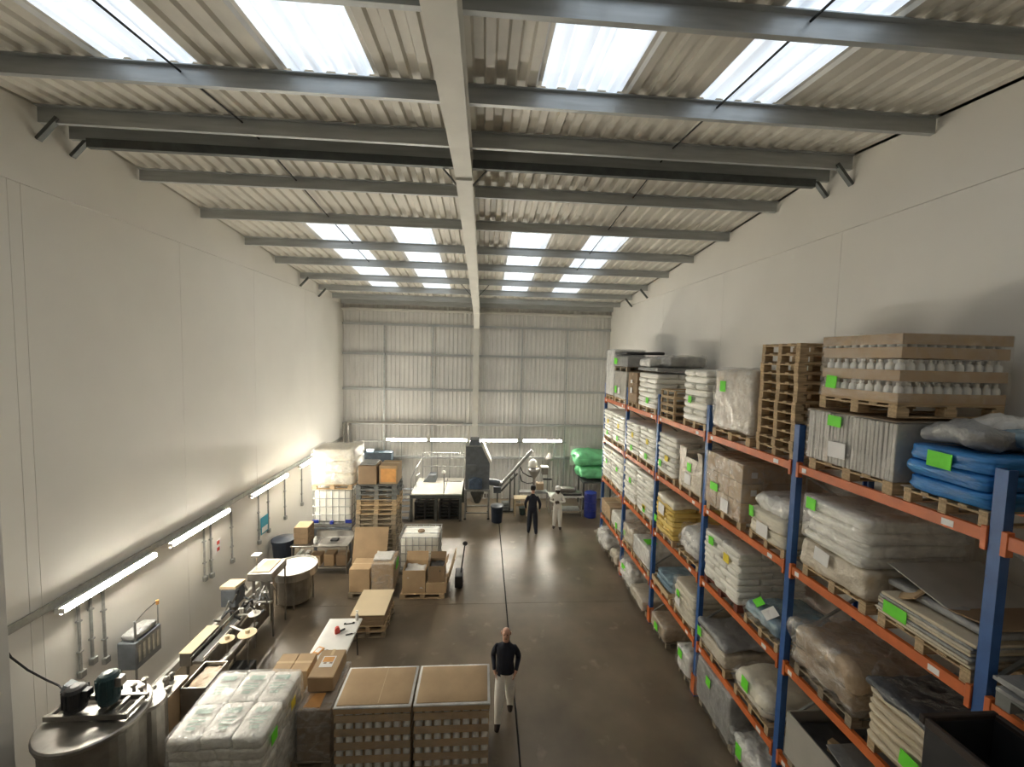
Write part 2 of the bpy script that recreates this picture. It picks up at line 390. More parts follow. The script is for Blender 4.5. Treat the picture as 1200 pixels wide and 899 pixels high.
# ================================================================== LIGHT FITTINGS
tr = thing('cable_trunking', 'long grey steel cable trunking running along the white left wall above the lights', 'trunking', (XL+.034, 5.6, 2.86))
MB().box(0, .026, 0, 13.2, -.05, .06).build('channel', 'galv', tr)
MB().box(.026, .032, 0, 13.2, -.056, .066).build('cover', 'galv', tr)
for i in range(6): MB().box(.0, .036, 2.2*i+1.1, 2.2*i+1.14, -.06, .07).build('coupling', 'galv', tr)
lgt = []
def tube_light(label, loc, rz, ln):
    t = thing('strip_light', label, 'light', loc, rz)
    MB().box(0, .06, 0, ln, -.045, .045).build('housing', 'whiteplastic', t)
    for s_ in (-1, 1): MB().add([(.06, 0, s_*.045), (.06, ln, s_*.045), (.092, ln, s_*.056), (.092, 0, s_*.056), (.06, 0, s_*.049), (.06, ln, s_*.049), (.092, ln, s_*.060), (.092, 0, s_*.060)], [(0,1,2,3),(7,6,5,4),(0,4,5,1),(1,5,6,2),(2,6,7,3),(3,7,4,0)]).build('light_shield', 'whiteplastic', t)  # added shields, shaped to keep the tube's direct light off the wall
    MB().cyl((.085, .03, 0), (.085, ln-.03, 0), .036, n=12).build('tube', 'tube', t, True)
    for y in (0, ln-.03): MB().cbox(.061, .128, y, y+.03, -.042, .042, .008).build('end_cap', 'whiteplastic', t)
for (y0, y1), wh in zip(((6.29, 8.07), (8.42, 10.35), (11.32, 13.36), (14.29, 16.24)),
        ('by the round mixing vessel', 'above the labelling machine', 'above the round turntable', 'beside the wrapped load on the white tank')):
    tube_light('glowing strip light on the left wall trunking '+wh, (XL+.068, y0, 2.76), 0, y1-y0)
for (x0, x1), wh in zip(((-4.37, -2.53), (-2.39, -.70), (-.07, 1.61), (1.85, 3.67)),
        ('above the stacked pallets', 'above the steel platform', 'just right of the grey hopper tower', 'above the mixing cone')):
    tube_light('glowing strip light on the ribbed end wall '+wh, (x0, YB-.20, 2.84), R(-90), x1-x0)

# ================================================================== PALLETS
ORD = ['topmost', 'second', 'third', 'fourth', 'fifth', 'sixth', 'seventh', 'eighth', 'ninth', 'tenth', 'eleventh', 'twelfth', 'thirteenth', 'fourteenth', 'fifteenth', 'sixteenth']
def nth(i, n):
    k = n-1-i
    return 'lowest' if i == 0 else 'topmost' if k == 0 else ORD[k]+' from top'
PB = {}
def pallet_meshes(m):
    if m in PB: return PB[m]
    d = {'deck_board': MB().cbox(-.6, .6, -.05, .05, 0, .02, .003).mesh('deck_board', m),
         'cross_board': MB().cbox(-.05, .05, -.5, .5, 0, .02, .003).mesh('cross_board', m),
         'block': MB().cbox(-.07, .07, -.05, .05, 0, .085, .004).mesh('block', m),
         'bottom_board': MB().cbox(-.6, .6, -.05, .05, 0, .018, .003).mesh('bottom_board', m)}
    one = MB()
    for y in (-.45, -.225, 0, .225, .45): one.box(-.6, .6, y-.05, y+.05, .124, .144)
    for x_ in (-.55, 0, .55):
        one.box(x_-.05, x_+.05, -.5, .5, .104, .124)
        for y in (-.45, 0, .45): one.box(x_-.05, x_+.05, y-.05, y+.05, .018, .104)
    for y in (-.45, 0, .45): one.box(-.6, .6, y-.05, y+.05, 0, .018)
    d['one'] = one.mesh('wooden_pallet', m); PB[m] = d
    return d
def pallet(x0, x1, y0, y1, z, label, m='wood', parts=True, rz=0, group=None, name='wooden_pallet', h=.144):
    """footprint x0..x1, y0..y1; long boards run along x (or along y when rz is 90 degrees)"""
    cx, cy = (x0+x1)/2, (y0+y1)/2; lx, ly = x1-x0, y1-y0
    if abs(rz) > 1: lx, ly = ly, lx
    sc = (lx/1.2, ly/1.0, h/.144); d = pallet_meshes(m)
    if not parts:
        o = place(name, d['one'], None, (cx, cy, z), rz, sc); return tag(o, label, 'pallet', group)
    t = thing(name, label, 'pallet', (cx, cy, z), rz, group); t.scale = sc
    for y in (-.45, -.225, 0, .225, .45): place('deck_board', d['deck_board'], t, (0, y, .124))
    for x_ in (-.55, 0, .55):
        place('cross_board', d['cross_board'], t, (x_, 0, .104))
        for y in (-.45, 0, .45): place('block', d['block'], t, (x_ if x_ == 0 else math.copysign(.53, x_), y, .019))
    for y in (-.45, 0, .45): place('bottom_board', d['bottom_board'], t, (0, y, .0005))
    return t

# ================================================================== RACK
XF, XK = 4.38, 5.45
UY = [14.34, 12.09, 9.84, 7.585, 5.335, 3.085, .835]
HB = {5: 5.26, 4: 3.82, 3: 2.40, 2: 1.05}
rack = thing('pallet_rack', 'tall blue and orange steel pallet rack along the right wall', 'rack', (XF, 7.6, 0))
RO = Vector((XF, 7.6, 0))
def rpart(mb, name, m):
    mb.v = [tuple(Vector(p)-RO) for p in mb.v]; return mb.build(name, m, rack)
for y in UY:
    for x_ in (XF, XK):
        mb = MB()   # channel post with a lip and slots suggested by a folded section
        s_ = 1 if x_ == XF else -1
        mb.prism([(x_-s_*.045, y-.045), (x_+s_*.045, y-.045), (x_+s_*.045, y-.03), (x_-s_*.03, y-.03), (x_-s_*.03, y+.03), (x_+s_*.045, y+.03), (x_+s_*.045, y+.045), (x_-s_*.045, y+.045)], 'z', .01, 5.86)
        pst = rpart(mb, 'upright', 'rackblue')
        f_ = rpart(MB().box(x_-.07, x_+.07, y-.08, y+.08, 0, .012), 'foot_plate', 'rackblue')
    # red-orange column guard at the aisle side
    rpart(MB().prism([(XF-.065, y-.065), (XF+.05, y-.065), (XF+.05, y-.05), (XF-.05, y-.05), (XF-.05, y+.05), (XF+.05, y+.05), (XF+.05, y+.065), (XF-.065, y+.065)], 'z', .012, .4), 'column_guard', 'rackorange')
    zz = .25; k = 0
    while zz < 5.2:
        a, b = (XF+.03, XK-.03) if k % 2 == 0 else (XK-.03, XF+.03)
        rpart(MB().bar((a, y, zz), (b, y, zz+.62), .03, .03), 'frame_brace', 'galv'); zz += .62; k += 1
for j, (ya, yb) in enumerate(zip(UY, UY[1:])):
    for lv, h in HB.items():
        for x_, s_ in ((XF-.03, 1), (XK+.03, -1)):
            rpart(MB().prism([(x_-.025, h-.05), (x_+.025, h-.05), (x_+.025, h+.06), (x_-.025, h+.06)], 'y', yb+.05, ya-.05), 'beam', 'rackorange')
            for ye in (ya-.07, yb+.07):
                rpart(MB().cbox(x_-.035, x_+.035, ye-.022, ye+.022, h-.12, h+.09, .004), 'beam_connector', 'rackorange')
        if j < 5:
            rpart(MB().box(XF-.058, XF-.0555, yb+.30, yb+.40, h-.03, h+.03), 'beam_tag', 'paper')
            rpart(MB().box(XF-.058, XF-.0555, ya-.22, ya-.15, h-.03, h+.03), 'beam_tag', 'paper')

# ================================================================== LOADS ON THE RACK
LZ = {5: HB[5]+.061, 4: HB[4]+.061, 3: HB[3]+.061, 2: HB[2]+.061, 1: 0.0}
SK = [MB().rbox((0,0,0), (1,1,1), .13, 5, .035, 3.2, sd).mesh('sack', None, True) for sd in (1, 2, 3)]
SKM = {}
def sack_mesh(m, k):
    if (m, k) not in SKM:
        me = SK[k].copy(); me.materials.append(MATS[m]); SKM[(m, k)] = me
    return SKM[(m, k)]
def note(t, o, x, y, z, wd, hd, m='green', name='green_label', lab='bright green paper label', ang=0, ax='x', tilt=0):
    """thin paper stuck on the face x = const (ax 'x') or y = const (ax 'y'), world coordinates"""
    if ax == 'x': mb = MB().box(-.003, .003, -wd/2, wd/2, -hd/2, hd/2)
    else: mb = MB().box(-wd/2, wd/2, -.003, .003, -hd/2, hd/2)
    q = place(name, mb.mesh(name, m), t, (x-o[0], y-o[1], z-o[2]), rot=(ang, tilt, 0)); q['label'] = lab; return q
def sacks(label, x0, x1, y0, y1, z0, z1, m='sackwhite', layers=8, nx=2, ny=2, notes=(), film=False, group=None, top=None, t=None, jit=.012, cat='sacks'):
    o = ((x0+x1)/2, (y0+y1)/2, z0)
    t = t or thing('sack_stack', label, cat, o, 0, group)
    dz = (z1-z0)/layers
    for l in range(layers):
        ax, ay = (nx, ny) if l % 2 == 0 else (ny, nx)
        for i in range(ax):
            for j in range(ay):
                wx, wy = (x1-x0)/ax, (y1-y0)/ay
                mm = top if (top and l == layers-1) else m
                place('sack', sack_mesh(mm, random.randrange(3)), t,
                      (x0+wx*(i+.5)-o[0]+random.uniform(-jit, jit), y0+wy*(j+.5)-o[1]+random.uniform(-jit, jit), dz*(l+.5)), rot=(0, 0, random.uniform(-.02, .02)), sc=(wx*1.01, wy*1.01, dz*1.05))
    for n_ in notes: put_note(t, o, x0, y0, y1, z0, z1, n_)
    if film:
        MB().rbox((0, 0, (z1-z0)/2+.03), (x1-x0+.06, y1-y0+.06, z1-z0+.03), .06, 14, .02, 3, 5).build('stretch_wrap', film if isinstance(film, str) else 'film', t, True)
    return t
def put_note(t, o, x0, y0, y1, z0, z1, n_):
    m, fy, fz, wd, hd = n_     # fy: 0 far end .. 1 near end of the aisle face
    nm = {'green': ('green_label', 'bright green paper label'), 'paper': ('paper_sheet', 'white printed sheet'), 'yellow': ('yellow_label', 'yellow hazard label')}[m]
    note(t, o, x0-.035, y1+(y0-y1)*fy, z0+(z1-z0)*fz, wd, hd, m, nm[0], nm[1], random.uniform(-.08, .08))
def wrapped(label, x0, x1, y0, y1, z0, z1, m, r=.06, amp=.02, fr=2.5, notes=(), name='wrapped_load', cat='load', n=14, sag=0., film='filmthin', group=None, seed=None, taper=0.):
    z0 += amp*1.05; o = ((x0+x1)/2, (y0+y1)/2, z0); t = thing(name, label, cat, o, 0, group)
    sd = seed if seed is not None else random.randrange(50)
    MB().rbox((0, 0, (z1-z0)/2), (x1-x0, y1-y0, z1-z0), r, n, amp, fr, sd, sag, taper).build('bundle', m, t, True)
    if film: MB().rbox((0, 0, (z1-z0)/2), (x1-x0+.05, y1-y0+.05, z1-z0+.04), r, n, amp*1.5, fr*1.3, sd+1, sag, taper).build('stretch_wrap', film, t, True)
    for n_ in notes: put_note(t, o, x0, y0, y1, z0, z1, n_)
    return t
def cartons(label, x0, x1, y0, y1, z0, z1, nx, ny, nz, m='card', notes=(), film=None, name='carton_stack', cat='cartons', group=None, tape=True, skip=()):
    o = ((x0+x1)/2, (y0+y1)/2, z0); t = thing(name, label, cat, o, 0, group)
    wx, wy, wz = (x1-x0)/nx, (y1-y0)/ny, (z1-z0)/nz
    me = MB().cbox(-wx/2+.004, wx/2-.004, -wy/2+.004, wy/2-.004, .002, wz-.003, .008).mesh('carton', m)
    tp = MB().box(-wx/2+.003, wx/2-.003, -.025, .025, wz-.003, wz-.001).add(*tape_strip(wx, wz)).mesh('tape', 'tape')
    for i in range(nx):
        for j in range(ny):
            for k in range(nz):
                if (i, j, k) in skip: continue
                c = place('carton', me, t, (x0+wx*(i+.5)-o[0]+random.uniform(-.004, .004), y0+wy*(j+.5)-o[1]+random.uniform(-.004, .004), wz*k))
                if tape: place('tape', tp, c)
    if film: MB().rbox((0, 0, (z1-z0)/2), (x1-x0+.05, y1-y0+.05, z1-z0+.04), .03, 8, .014, 3, 3).build('stretch_wrap', film, t, True)
    for n_ in notes: put_note(t, o, x0, y0, y1, z0, z1, n_)
    return t
def tape_strip(wx, wz):
    x_ = wx/2-.0025
    return [(-x_, -.025, wz*.7), (-x_, .025, wz*.7), (-x_, .025, wz-.002), (-x_, -.025, wz-.002)], [(0, 3, 2, 1)]
def open_box(mb, x0, x1, y0, y1, z0, z1, t=.012):
    mb.box(x0, x1, y0, y1, z0, z0+t); mb.box(x0, x0+t, y0, y1, z0+t, z1); mb.box(x1-t, x1, y0, y1, z0+t, z1)
    mb.box(x0+t, x1-t, y0, y0+t, z0+t, z1); mb.box(x0+t, x1-t, y1-t, y1, z0+t, z1); return mb
BX0, BX1 = 4.32, 5.5
def rp(lv, y0, y1, what, m='wood', parts=False, x0=BX0+.02, x1=BX1):
    pallet(x0, x1, y0, y1, LZ[lv], 'wooden pallet under '+what, m, parts); return LZ[lv]+.145
G, P_, Yw = 'green', 'paper', 'yellow'
# ---- top level
z = rp(5, 3.98, 5.1, 'the big grey wrapped block on the rack', parts=True)
t = thing('wrapped_load', 'big grey film-wrapped block of flat cartons with green label and white sheet', 'load', (4.93, 4.55, z))
for i in range(24):
    yy = -.56+i*1.12/23; xx = -.60+random.uniform(-.008, .008)
    MB().cbox(xx, .60, yy-.0225, yy+.0225, .003, .63+random.uniform(-.006, .004), .006).build('flat_carton', 'cardgrey', t)
MB().box(-.62, .63, -.585, .585, .645, .652).build('top_sheet', 'carddark', t)
MB().rbox((0, 0, .33), (1.25, 1.19, .655), .02, 10, .007, 4, 4).build('stretch_wrap', 'filmthin', t, True)
for n_ in ((G, .37, .83, .19, .13), (P_, .42, .30, .24, .19)): put_note(t, (4.93, 4.55, z), 4.325, 3.98, 5.12, z, 6.12, n_)
pallet(BX0+.02, 5.58, 4.0, 5.0, 6.15, 'wooden pallet between the grey wrapped block and the bottle trays', 'wood')
BOT = MB().lathe([(.0, 0), (.040, .002), (.042, .01), (.042, .10), (.036, .118), (.018, .128), (.018, .132), (.021, .133), (.021, .152), (.0, .153)], n=8)
BOTM = BOT.mesh('bottle', 'whiteplastic', True)
def bottle_trays(label, x0, x1, y0, y1, z0, nl, pitch, notes=(), m='card', cap=.08, ins=.05, film='filmthin', bs=1., lidcol='card', sides='xX', round_lid=0., name='bottle_load', tray=.48, fpad=.05):
    o = ((x0+x1)/2, (y0+y1)/2, z0); t = thing(name, label, 'bottles', o)
    hx, hy = (x1-x0)/2, (y1-y0)/2
    for l in range(nl):
        zb = l*pitch
        open_box(MB(), -hx, hx, -hy, hy, zb, zb+pitch*tray, .008).build('tray', m, t)
        sp = .105*bs; nx_ = int((2*hx-2*ins)/sp); ny_ = int((2*hy-2*ins)/sp)
        for i in range(nx_+1):
            for j in range(ny_+1):
                if i in (0, nx_) and 'x' in sides or j == 0 or (j == ny_ and 'Y' in sides):
                    px = -hx+ins+i*(2*hx-2*ins)/nx_; py = -hy+ins+j*(2*hy-2*ins)/ny_
                    place('bottle', BOTM, t, (px, py, zb+.012), sc=(bs, bs, (pitch-.02)/.155))
    zt = nl*pitch
    lid = MB().box(-hx-.01, hx+.01, -hy-.01, hy+.01, zt, zt+.012)
    for a in ((-hx-.012, -hx-.004, -hy-.01, hy+.01), (hx+.004, hx+.012, -hy-.01, hy+.01), (-hx, hx, -hy-.012, -hy-.004), (-hx, hx, hy+.004, hy+.012)): lid.box(*a, zt-cap, zt)
    lid.build('lid', lidcol, t)
    if film: MB().rbox((0, 0, zt/2+.02), (2*hx+fpad, 2*hy+fpad, zt+.01), .03, 10, fpad*.25, 3, 4).build('stretch_wrap', film, t, True)
    for n_ in notes: put_note(t, o, x0, y0, y1, z0, z0+zt, n_)
    return t
bottle_trays('white plastic bottles in wrapped card trays on top of the grey block', BX0+.02, 5.58, 4.0, 4.98, 6.296, 3, .245, [(G, .18, .26, .15, .15)], cap=.10, ins=.06, bs=1.0)
z = rp(5, 3.15, 3.86, 'the blue plastic sacks', parts=True)
t = sacks('glossy blue plastic sacks stacked on a pallet with a green label', BX0+.02, 5.45, 3.14, 3.86, z, 5.93, 'sackblue', 3, 1, 1, [(G, .45, .77, .21, .15)])
t = thing('film_bundle', 'loose crumpled bundle of clear and pale film lying on the blue sacks', 'film', (4.85, 3.5, 5.99))
for i, (x_, y_, z_, sx, sy, sz, mm) in enumerate(((-.2, .05, .07, .5, .55, .17, 'wrapgrey'), (.3, .1, .10, .55, .5, .26, 'wrapwhite'), (.15, -.2, .06, .6, .3, .14, 'bluefilm'))):
    MB().rbox((x_, y_, z_), (sx, sy, sz), .1, 9, .06, 4, i+20).build('film_fold', mm, t, True)
z = rp(5, 6.32, 7.42, 'the clear-wrapped beige load on the rack top', parts=True)
wrapped('tall clear-wrapped beige load with one green label on the rack top', BX0+.01, 5.5, 6.32, 7.42, z, 6.56, 'wrapbeige', .07, .03, 2.6, [(G, .3, .72, .17, .19)], film='film')
for i in range(12):
    j = random.uniform(-.012, .012)
    pallet(BX0+.04+j, 5.5+j, 5.42+random.uniform(-.01, .01), 6.20, LZ[5]+i*.139, 'wooden pallet, '+nth(i, 12)+' in the tall empty stack on the rack', 'wood', True, group='empty pallets stacked on the rack', h=.138, rz=0)
z = rp(5, 7.66, 8.57, 'the white sacks beside the small crates on the rack top')
sacks('white sack stack with green label between small crates and a blue post', BX0, 5.4, 7.66, 8.57, z, 6.52, 'sackwhite', 8, 2, 1, [(G, .38, .42, .13, .14)])
def crate_small(x0, x1, y0, y1, z0, z1, label, group):
    t = thing('small_crate', label, 'crate', ((x0+x1)/2, (y0+y1)/2, z0), 0, group); hx, hy, h = (x1-x0)/2, (y1-y0)/2, z1-z0
    for s_ in (-1, 1):
        for a, b in ((0, .03), (h-.03, h)):
            MB().box(-hx, hx, s_*hy-.012, s_*hy+.012, a, b).build('rail', 'wood', t); MB().box(s_*hx-.012, s_*hx+.012, -hy+.012, hy-.012, a, b).build('rail', 'wood', t)
        for s2 in (-1, 1): MB().box(s_*(hx-.012)-.025, s_*(hx-.012)+.025, s2*(hy-.012)-.02, s2*(hy-.012)+.02, .03, h-.03).build('corner_post', 'wood', t)
        MB().box(s_*hx-.012, s_*hx+.012, -.02, .02, .03, h-.03).build('corner_post', 'wood', t)
    MB().box(-hx+.02, hx-.02, -hy+.02, hy-.02, 0, .012).build('base', 'woodold', t)
for i in range(4): crate_small(BX0, 5.2, 8.96, 9.66, LZ[5]+i*.176, LZ[5]+i*.176+.172, 'small open wooden crate frame, '+nth(i, 4)+' of its stack beside white sacks', 'small wooden crate frames')
z = rp(5, 10.0, 11.2, 'the white sacks that carry dark film bundles')
sacks('white sack stack on the rack top carrying a grey board and dark bundles', BX0, 5.5, 10.0, 11.2, z, 6.36, 'sackwhite', 7, 2, 1, [(G, .62, .2, .16, .15)])
tag(MB().cbox(BX0-.02, 5.6, 9.92, 11.2, 6.42, 6.50, .01).build('grey_board', 'wrapgrey'), 'thick grey board laid across white sacks on the rack top', 'board')
for i, (y0, y1, x0, x1, hh) in enumerate(((10.5, 11.2, BX0, 4.9, .24), (9.95, 10.9, 4.62, 5.6, .30))):
    wrapped(('pale film roll bundle at the front of the grey board on the rack', 'dark grey crumpled film bundle lying on the grey board')[i], x0, x1, y0, y1, 6.502, 6.502+hh, ('wrapwhite', 'wrapgrey')[i], .1, .03, 4, name='film_bundle', cat='film', seed=i+3)
z = rp(5, 11.3, 12.0, 'the pinkish brown cartons on the rack top')
cartons('pinkish brown carton stack with white stickers on the rack top', BX0, 5.5, 11.28, 12.0, z, 6.33, 2, 1, 3, 'carddark', [(P_, .5, .7, .14, .1), (P_, .5, .4, .14, .16)])
z = rp(5, 12.2, 13.3, 'the grey striped load on the rack top')
wrapped('grey film-wrapped load with green label under a second pallet on the rack', BX0, 5.5, 12.18, 13.3, z, 6.32, 'cardgrey', .03, .01, 3, [(G, .22, .3, .2, .22), (P_, .5, .28, .16, .2)])
pallet(BX0+.02, 5.5, 12.2, 13.4, 6.33, 'wooden pallet on top of the grey wrapped load at the rack far end', 'woodold', False)
wrapped('silver grey wrapped load on a second pallet at the rack far end', BX0, 5.5, 12.15, 13.4, 6.476, 6.80, 'wrapgrey', .03, .01, 3, [(G, .2, .5, .3, .2)])
tag(MB().rbox((4.9, 12.75, 6.90), (1.2, 1.1, .08), .035, 8, .03, 2, 4).build('dark_sheet', 'darksheet', None, True), 'crumpled black sheet on top of the silver grey load', 'sheet')
z = rp(5, 13.42, 14.26, 'the tall pale load at the far rack end')
wrapped('tall pale plastic-wrapped load at the far top end of the rack', BX0, 5.4, 13.42, 14.26, z, 7.03, 'wrapwhite', .05, .015, 3)
# ---- fourth level
z = rp(4, 4.16, 5.08, 'the white sacks on crumpled card', parts=True)
t = sacks('large white wrapped sacks over a crumpled card base with a green label', BX0, 5.6, 4.18, 5.08, z+.36, 4.95, 'sackwhite', 4, 1, 1, [(G, .14, .88, .15, .15)], film='film', jit=.006)
MB().rbox((0, 0, -.18), (1.3, .96, .36), .06, 9, .03, 4, 8).build('card_base', 'wrapbeige', t, True)
note(t, (4.96, 4.63, z+.36), BX0-.05, 4.72, z+.26, .22, .17, 'paper', 'paper_sheet', 'white printed sheet', .1)
z = rp(4, 3.16, 4.02, 'the pile of flat card and film', parts=True)
t = thing('flat_card_pile', 'low pile of flattened card and film with large bent sheets on top', 'card', (4.9, 3.58, z))
for i in range(7): MB().rbox((random.uniform(-.02, .02), random.uniform(-.02, .02), .03+i*.034), (1.15, .86, .032), .012, 6, .006, 4, i).build('flat_carton', ('tanpaper', 'wrapbeige', 'wrapgrey')[i % 3], t, True)
MB().obox((-.42, .25, .30), (.2, .25, .02), Matrix.Rotation(R(-32), 3, 'X') @ Matrix.Rotation(R(-20), 3, 'Y')).build('loose_flap', 'card', t)
MB().rbox((.1, .05, .30), (1.0, .95, .07), .03, 8, .03, 3, 4).build('sheet_bottom', 'wrapgrey', t, True)
for i, (ang, mm, zz) in enumerate(((14, 'cardgrey', .42), (-9, 'carddark', .36))):
    MB().obox((.15, (.22, -.18)[i], zz), (1.1, .62, .012), Matrix.Rotation(R(ang), 3, 'X')).build('bent_sheet', mm, t)
note(t, (4.9, 3.58, z), BX0-.01, 3.82, z+.12, .24, .13)
z = rp(4, 6.42, 7.48, 'the wrapped brown cartons')
t = cartons('film-wrapped brown cartons with white stickers and a green label', BX0, 5.45, 6.42, 7.5, z, 5.0, 3, 3, 3, 'card', [(G, .3, .38, .24, .14), (P_, .62, .14, .22, .22)], film='film')
for k in range(3):
    note(t, ((BX0+5.45)/2, 6.96, z), 4.52, 6.405, z+.2+k*.3, .1, .1, 'paper', 'sticker', 'white sticker', 0, 'y')
z = rp(4, 5.42, 6.2, 'the sagging white sacks beside wrapped cartons', parts=True)
t = sacks('sagging white sacks topped with crumpled film beside the wrapped brown cartons', BX0-.02, 5.3, 5.42, 6.2, z, 4.42, 'sackcream', 2, 1, 1, [(G, .16, .85, .1, .17), (P_, .5, .35, .25, .2)])
MB().rbox((.05, 0, .5), (.95, .74, .26), .12, 9, .06, 4, 12).build('crumpled_film', 'wrapwhite', t, True)
z = rp(4, 8.8, 9.72, 'the white sacks next to the torn carton')
sacks('white sack stack with yellow and green labels next to a torn carton', BX0, 5.5, 8.8, 9.74, z, 4.96, 'sackwhite', 8, 2, 1, [(Yw, .6, .42, .17, .13), (G, .25, .22, .14, .16)])
z = rp(4, 7.66, 8.6, 'the torn beige carton', parts=True)
t = thing('torn_carton', 'large torn beige carton wrapped in film with green label and white sheet', 'carton', (4.9, 8.12, z))
open_box(MB(), -.58, .5, -.46, .46, 0, .66, .02).build('carton_body', 'wrapbeige', t)
MB().rbox((-.05, 0, .3), (.95, .84, .55), .08, 8, .05, 3, 3).build('contents', 'wrapgrey', t, True)
MB().obox((-.585, .32, .74), (.015, .3, .2), Matrix.Rotation(R(6), 3, 'Y')).build('torn_flap', 'wrapbeige', t)
MB().obox((-.585, -.38, .74), (.015, .16, .2), Matrix.Rotation(R(-8), 3, 'Y')).build('torn_flap', 'wrapbeige', t)
note(t, (4.9, 8.12, z), 4.31, 8.16, z+.46, .17, .17); note(t, (4.9, 8.12, z), 4.31, 8.2, z+.2, .26, .22, 'paper', 'paper_sheet', 'white printed sheet')
for (y0, y1, zt, wh, yf) in ((11.0, 12.0, 4.9, 'first from the far end post of its bay', .2), (9.92, 10.95, 4.93, 'x', .2), (13.4, 14.26, 4.95, 'x', .3), (12.2, 13.35, 4.95, 'x', .3)):
    lab = {11.0: 'white sack stack with yellow prints on the fourth level beneath the pinkish brown cartons', 9.92: 'white sack stack with one yellow label beneath the sacks carrying the grey board',
           13.4: 'narrow white sack stack at the far end of the fourth rack level', 12.2: 'white sack stack with yellow prints beneath the grey loads at the rack far end'}[y0]
    z = rp(4, y0+.02, y1-.02, {11.0: 'sacks beneath the pinkish cartons', 9.92: 'sacks beneath the board-carrying sacks', 13.4: 'the narrow endmost fourth-level sacks', 12.2: 'sacks beneath the far grey loads'}[y0])
    sacks(lab, BX0, 5.4, y0, y1, z, zt, 'sackwhite', 8, 2, 1, [(G, .55, .16, .15, .15), (Yw, .6, .6, .15, .14)])
# ---- third level
z = rp(3, 4.22, 5.1, 'the brown film-wrapped load', m='woodold', parts=True)
wrapped('lumpy brown film-wrapped load with folded film top behind the front rack post', BX0-.02, 5.3, 4.18, 5.12, z, 3.22, 'wrapbrown', .08, .05, 2.4, n=18, sag=.06, film='film')
z = rp(3, 3.16, 4.02, 'the tan paper sacks under the black cover', parts=True)
t = sacks('tan paper sack stack under a shiny black plastic cover with a green label', BX0-.02, 5.35, 3.2, 4.02, z, 3.2, 'tanpaper', 6, 1, 1, [(G, .60, .28, .17, .16)])
MB().rbox((.02, 0, .62), (1.1, .88, .07), .03, 10, .035, 4, 2).build('black_cover', 'blackfilm', t, True)
z = rp(3, 6.38, 7.42, 'the broad white sacks with the yellow hazard label', m='woodred', parts=True)
sacks('broad white sack block with green and yellow labels on a red pallet', BX0, 5.55, 6.36, 7.44, z, 3.50, 'sackwhite', 8, 2, 3, [(G, .25, .85, .15, .15), (Yw, .70, .75, .16, .15)])
z = rp(3, 5.42, 6.2, 'the flat blue film-covered sack', parts=True)
t = wrapped('flat blue film-covered load with green label and white sheet', BX0, 5.3, 5.44, 6.2, z, 2.86, 'bluefilm', .08, .04, 3, n=16)
note(t, (4.81, 5.82, z), 4.42, 5.98, 2.87, .16, .14, 'green', 'green_label', 'bright green paper label', .25, 'x', R(55)); note(t, (4.81, 5.82, z), 4.42, 5.72, 2.85, .2, .2, 'paper', 'paper_sheet', 'white printed sheet', .25, 'x', R(55))
z = rp(3, 8.76, 9.66, 'the yellow sacks')
t = sacks('yellow sack stack in the rack with film over its top', BX0, 5.5, 8.76, 9.68, z, 3.36, 'sackyellow', 7, 2, 1, [(G, .08, .3, .13, .16), (P_, .4, .75, .3, .25)])
MB().rbox((0, 0, .80), (1.2, .94, .16), .06, 8, .04, 3, 9).build('film_top', 'sackcream', t, True)
z = rp(3, 7.66, 8.48, 'the slumped white bag', parts=True)
wrapped('slumped lumpy white bag load beside the yellow sacks', BX0, 5.35, 7.66, 8.5, z, 3.2, 'wrapwhite', .16, .05, 2.4, n=17, sag=.08)
for (y0, y1, zt, lab) in ((11.06, 12.02, 3.7, 'third-level white sack stack beside the one with orange prints'), (9.93, 11.0, 3.68, 'white sack stack with orange prints right behind the yellow sacks'),
                          (13.38, 14.28, 3.66, 'white sack stack at the far end of the third rack level near green bags'), (12.18, 13.34, 3.68, 'white sack stack next to the endmost one on the third rack level')):
    z = rp(3, y0+.02, y1-.02, {11.06: 'third-level sacks two stacks past the yellow ones', 9.93: 'the orange-printed white sacks', 13.38: 'the endmost third-level sacks', 12.18: 'sacks next to the endmost third-level stack'}[y0])
    sacks(lab, BX0, 5.4, y0, y1, z, zt, 'sackwhite', 9, 2, 1, [(G, .6, .55 if y0 > 11 else .14, .15, .15)]+([(Yw, .6, .2, .2, .1)] if y0 < 10 else []))
# ---- second level
z = rp(2, 4.2, 5.1, 'the open grey carton load', m='woodold')
t = thing('open_carton', 'open pale carton with dark contents on the second rack level', 'carton', (4.85, 4.66, z))
open_box(MB(), -.55, .6, -.44, .46, 0, .62, .02).build('carton_body', 'cardgrey', t)
MB().rbox((0, 0, .3), (1.0, .8, .45), .05, 8, .03, 3, 1).build('contents', 'darksheet', t, True)
MB().obox((-.1, -.3, .66), (.8, .35, .012), Matrix.Rotation(R(15), 3, 'X')).build('carton_flap', 'wrapgrey', t)
MB().obox((-.3, -.1, .58), (.1, .2, .14), Matrix.Rotation(R(20), 3, 'Z')).build('loose_card', 'card', t)
z = rp(2, 3.18, 4.02, 'the low dark load below the tan sacks', m='woodold')
wrapped('low dark film-wrapped load on the second rack level below the tan sacks', BX0, 5.4, 3.2, 4.02, z, 1.75, 'darksheet', .08, .03)
z = rp(2, 6.6, 7.46, 'the beige cartons with grey film top', parts=False)
t = wrapped('low beige carton load with grey film top and green label', BX0, 5.45, 6.6, 7.48, z, 1.52, 'wrapbeige', .04, .02, 3, [(G, .1, .72, .13, .17)])
MB().rbox((0, 0, .36), (1.14, .9, .08), .035, 9, .04, 3, 5).build('film_top', 'wrapgrey', t, True)
z = rp(2, 5.5, 6.34, 'the white bag with a green label turned to the aisle')
